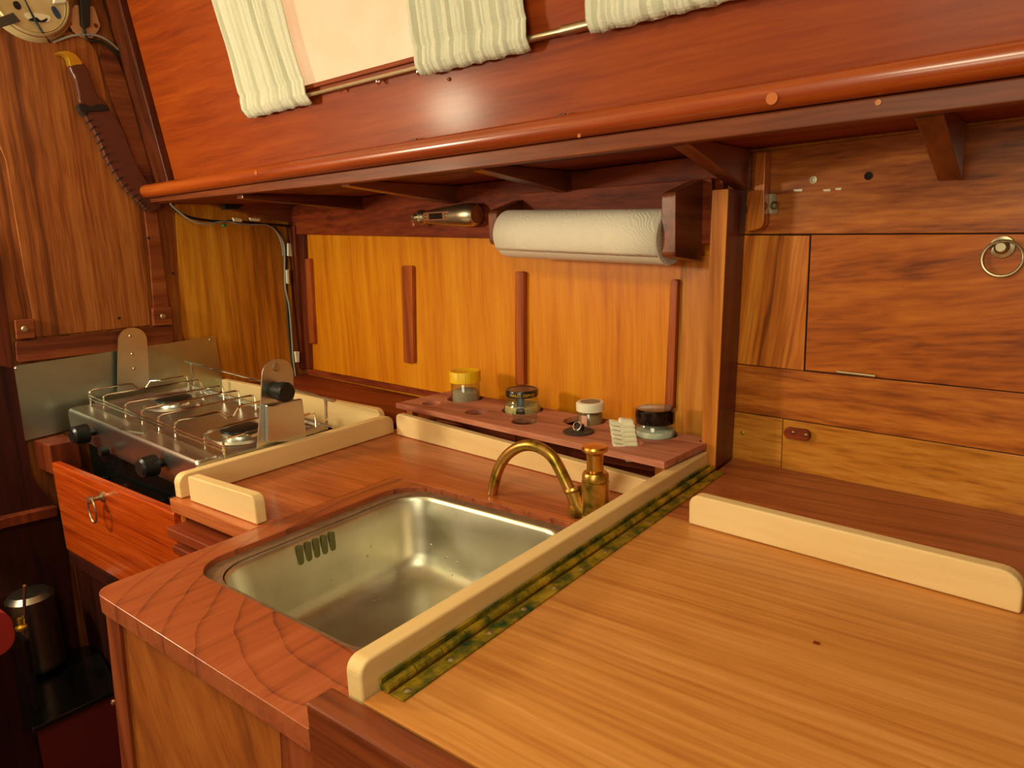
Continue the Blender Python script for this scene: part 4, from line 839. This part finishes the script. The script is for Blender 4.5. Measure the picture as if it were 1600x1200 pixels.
single('black_cowl', MB().lathe([(.0001, .052), (.026, .046), (.040, .028), (.046, 0.002)], bx(177, -18, .0), (1, 0, 0), 32), M['black'], 'round black fitting at the top edge of the bulkhead', 'fitting')
# cables
def cable(name, pix, r, mat, label, off=.006, n=6):
    pts = [bx(p[0], p[1], (p[2] if len(p) > 2 else off)) for p in pix]
    single(name, MB().tube(smooth_path(pts, n), r, 8), mat, label, 'cable')
cable('black_cable', [(131, 45, .020), (134, 57, .015), (140, 63, .014), (160, 66, .014), (178, 80, .014), (192, 92, .014), (200, 112, .014), (212, 150, .012), (224, 180, .012), (240, 240, .012), (256, 292, .012), (264, 312, .034), (276, 330, .034), (302, 341, .034), (340, 346, .038), (372, 346, .038), (410, 350, .036), (440, 352, .034), (452, 354, .034)], .0038, M['cable_dark'], 'dark cable from the switch plate down the cabin side and under the deck')
cable('grey_cable', [(84, 66, .012), (100, 60, .014), (118, 55, .018), (150, 55, .016), (172, 66, .014), (192, 86, .014), (199, 100, .016), (206, 130, .016), (216, 165, .018), (230, 200, .018), (242, 250, .018), (252, 290, .018), (262, 312, .040), (276, 328, .040), (300, 345, .042), (325, 350, .044), (352, 346, .044), (380, 351, .044), (405, 351, .042), (418, 352, .040), (432, 362, .036), (440, 380, .036), (443, 400, .034)], .0026, M['cable'], 'thin grey cable looping along the bulkhead under the deck')
cable('grey_cable', [(436, 366, .012), (444, 384, .012), (445, 420, .012), (446, 450, .012), (452, 480, .012), (456, 530, .012), (458, 560, .012), (463, 596, .012)], .0030, M['cable'], 'thin grey cable running down the corner of bulkhead and hull side', off=.012)
cable('black_cable', [(428, 352, .010), (440, 372, .008), (447, 400, .008), (447, 440, .008), (450, 500, .008), (456, 560, .008), (460, 594, .008)], .0038, M['cable_dark'], 'dark cable running down the corner beside the thin grey cable', off=.008)
def clip(pix, o0, th, label):
    single('cable_clip', MB().prism([bx(x, y, o0) for x, y in pix], (th, 0, 0)), M['cream'], label, 'cable clip', bevel=.0015)
clip([(200, 85), (210, 83), (214, 108), (204, 108)], .018, .010, 'topmost white cable clip at the cabin side corner')
clip([(203, 112), (207, 112), (214, 138), (210, 140)], .020, .006, 'slender white cable clip second from the top')
clip([(226, 158), (233, 157), (240, 180), (230, 183)], .022, .010, 'white cable clip level with the knife collar')
clip([(218, 178), (231, 180), (229, 186), (219, 184)], .022, .008, 'small white cable tie head right of the knife sheath')
clip([(362, 340), (377, 342), (377, 347), (364, 346)], .044, .006, 'white cable clip under the deck left of the corner')
clip([(388, 340), (406, 342), (404, 346), (390, 345)], .044, .006, 'white cable clip under the deck nearest the corner')
clip([(448, 380), (456, 381), (456, 401), (448, 400)], .014, .008, 'upper white cable clip on the corner post')
clip([(446, 422), (450, 421), (451, 444), (447, 443)], .014, .006, 'narrow white cable clip on the corner cable')
clip([(459, 549), (466, 549), (466, 566), (461, 566)], .014, .008, 'lowest white cable clip near the ledge')
cn = thing('cable_connector', bx(350, 316, .034), 'black cable connector with a grey label under the left end of the deck', 'connector')
part('housing', MB().prism([bx(x, y, .034) for x, y in [(334, 312), (374, 311), (374, 321), (366, 328), (346, 328), (343, 320), (333, 319)]], (.022, 0, 0)), M['black'], cn, bevel=.002)
part('label_tag', MB().prism([bx(x, y, .0565) for x, y in [(336, 312), (353, 311), (353, 318), (337, 318)]], (.001, 0, 0)), plain('grey label', (128, 132, 116), .6), cn)
single('green_wire_nut', MB().lathe([(.0001, -.006), (.006, -.004), (.007, .002), (.0001, .006)], bx(350, 352, .05), (0, 0, 1), 14), plain('green plastic', (40, 110, 60), .5), 'small green wire cap hanging under the grey cable', 'wire cap')

# ================================================================== DARK CORNER AT LOWER LEFT
single('bench_cushion', MB().prism(arc_pts([Vector((-1.505, .05, -.27)), Vector((-1.505, .36, -.27)), Vector((-1.505, .36, -.185)), Vector((-1.505, .05, -.185))], .03, 5), (-.5, 0, 0), True), M['cushion'], 'red seat cushion just showing at the left edge', 'cushion')
PY = .52
ps = ony(66, 1038, PY)
pz = ps.z
fl = thing('steel_flask', (ps.x, PY, pz), 'stainless steel canister with clamp lid in the dark lower left corner', 'canister')
pr = .052
ztop = ony(66, 950, PY).z
part('body', MB().lathe([(.0001, 0), (pr * .98, 0), (pr, .004), (pr, .012), (pr * .985, .016), (pr * .985, ztop - pz - .01), (pr * 1.03, ztop - pz), (pr * 1.03, ztop - pz + .006), (pr * .8, ztop - pz + .018), (.0001, ztop - pz + .022)], (ps.x, PY, pz), (0, 0, 1), 40), plain('dull dark steel', (150, 140, 124), .35, 1.0, noise=.2), fl)
cl = part('clamp', MB().prism([ony(x, y, PY - pr - .006) for x, y in [(22, 950), (40, 948), (42, 962), (20, 965)]], (0, -.003, 0)), M['nickel'], fl, 'bright clamp bracket')
part('thumb_nut', MB().lathe([(.006, 0), (.012, .004), (.012, .010), (.005, .014), (.005, .03)], ony(34, 985, PY - pr - .02), (0, 0, 1), 16), M['brass'], cl)
part('clamp_rod', MB().tube([ony(38, 915, PY - pr - .012), ony(38, 990, PY - pr - .012)], .0035, 8), M['chrome'], cl)
single('wing_bolt', MB().lathe([(.007, -.02), (.007, .008), (.004, .010), (.004, .022), (.0001, .023)], ony(56, 905, .56), (0, 0, 1), 12), M['nickel'], 'small metal bolt head above the steel canister in shadow', 'bolt')
tq = thing('black_tray', (-1.86, .52, pz - .03), 'black metal tray standing in the dark footwell below the drawer', 'tray')
tz = pz - .012
part('tray_floor', MB().prism([onz(50, 1140, tz), onz(185, 1076, tz), onz(150, 1005, tz), onz(40, 1030, tz)], (0, 0, -.012)), M['blackgloss'], tq, bevel=.002)
part('tray_side', MB().prism([ony(14, 985, .445), ony(38, 1002, .445), ony(60, 1128, .445), ony(38, 1146, .445)], (0, .010, 0)), M['black'], tq)
single('tray_support', MB().prism([onz(56, 1136, tz - .013) , onz(180, 1078, tz - .013), onz(150, 1020, tz - .013), onz(60, 1040, tz - .013)], (0, 0, -(tz - .013 + .9))), plain('dark red paint', (96, 18, 14), .6), 'dark red painted box under the black tray', 'box')
single('door_stud', MB().lathe([(.006, 0), (.006, .004), (.0001, .006)], ony(178, 1097, .45), (0, -1, 0), 12), M['chrome'], 'tiny bright metal stud left of the sink cabinet stile', 'stud')
single('brass_screw', MB().lathe([(.0001, .0016), (.0025, .0014), (.0042, 0)], onw(1160, 677, .0046), WNV, 14), M['brass'], 'small brass screw head in the golden board right of the post', 'screw')
single('wood_crumb', MB().box(*[v for v in (onz(1270, 1005, .0305).x, onz(1270, 1005, .0305).x + .006, onz(1270, 1005, .0305).y, onz(1270, 1005, .0305).y + .004, .0304, .0316)]), M['dark_red'], 'tiny dark crumb lying on the honey-coloured countertop', 'crumb')

# members of a kind share a group phrase
GROUPS = {'curtain': 'curtains on the cabin side', 'cable clip': 'white cable clips along the corner', 'screw eye': 'screw eyes under the curtain rod', 'jar': 'jars standing in the rack',
          'fiddle rail': 'beech fiddle rails on the worktops', 'cable': 'cables along the bulkhead', 'wedge': 'dark wedges above the rail', 'screw hole': 'holes in the mahogany header', 'mark': 'glue flecks on the header', 'bracket': 'gimbal brackets of the cooker'}
for o in C.objects:
    if o.parent is None and o.get('category') in GROUPS: o['group'] = GROUPS[o['category']]
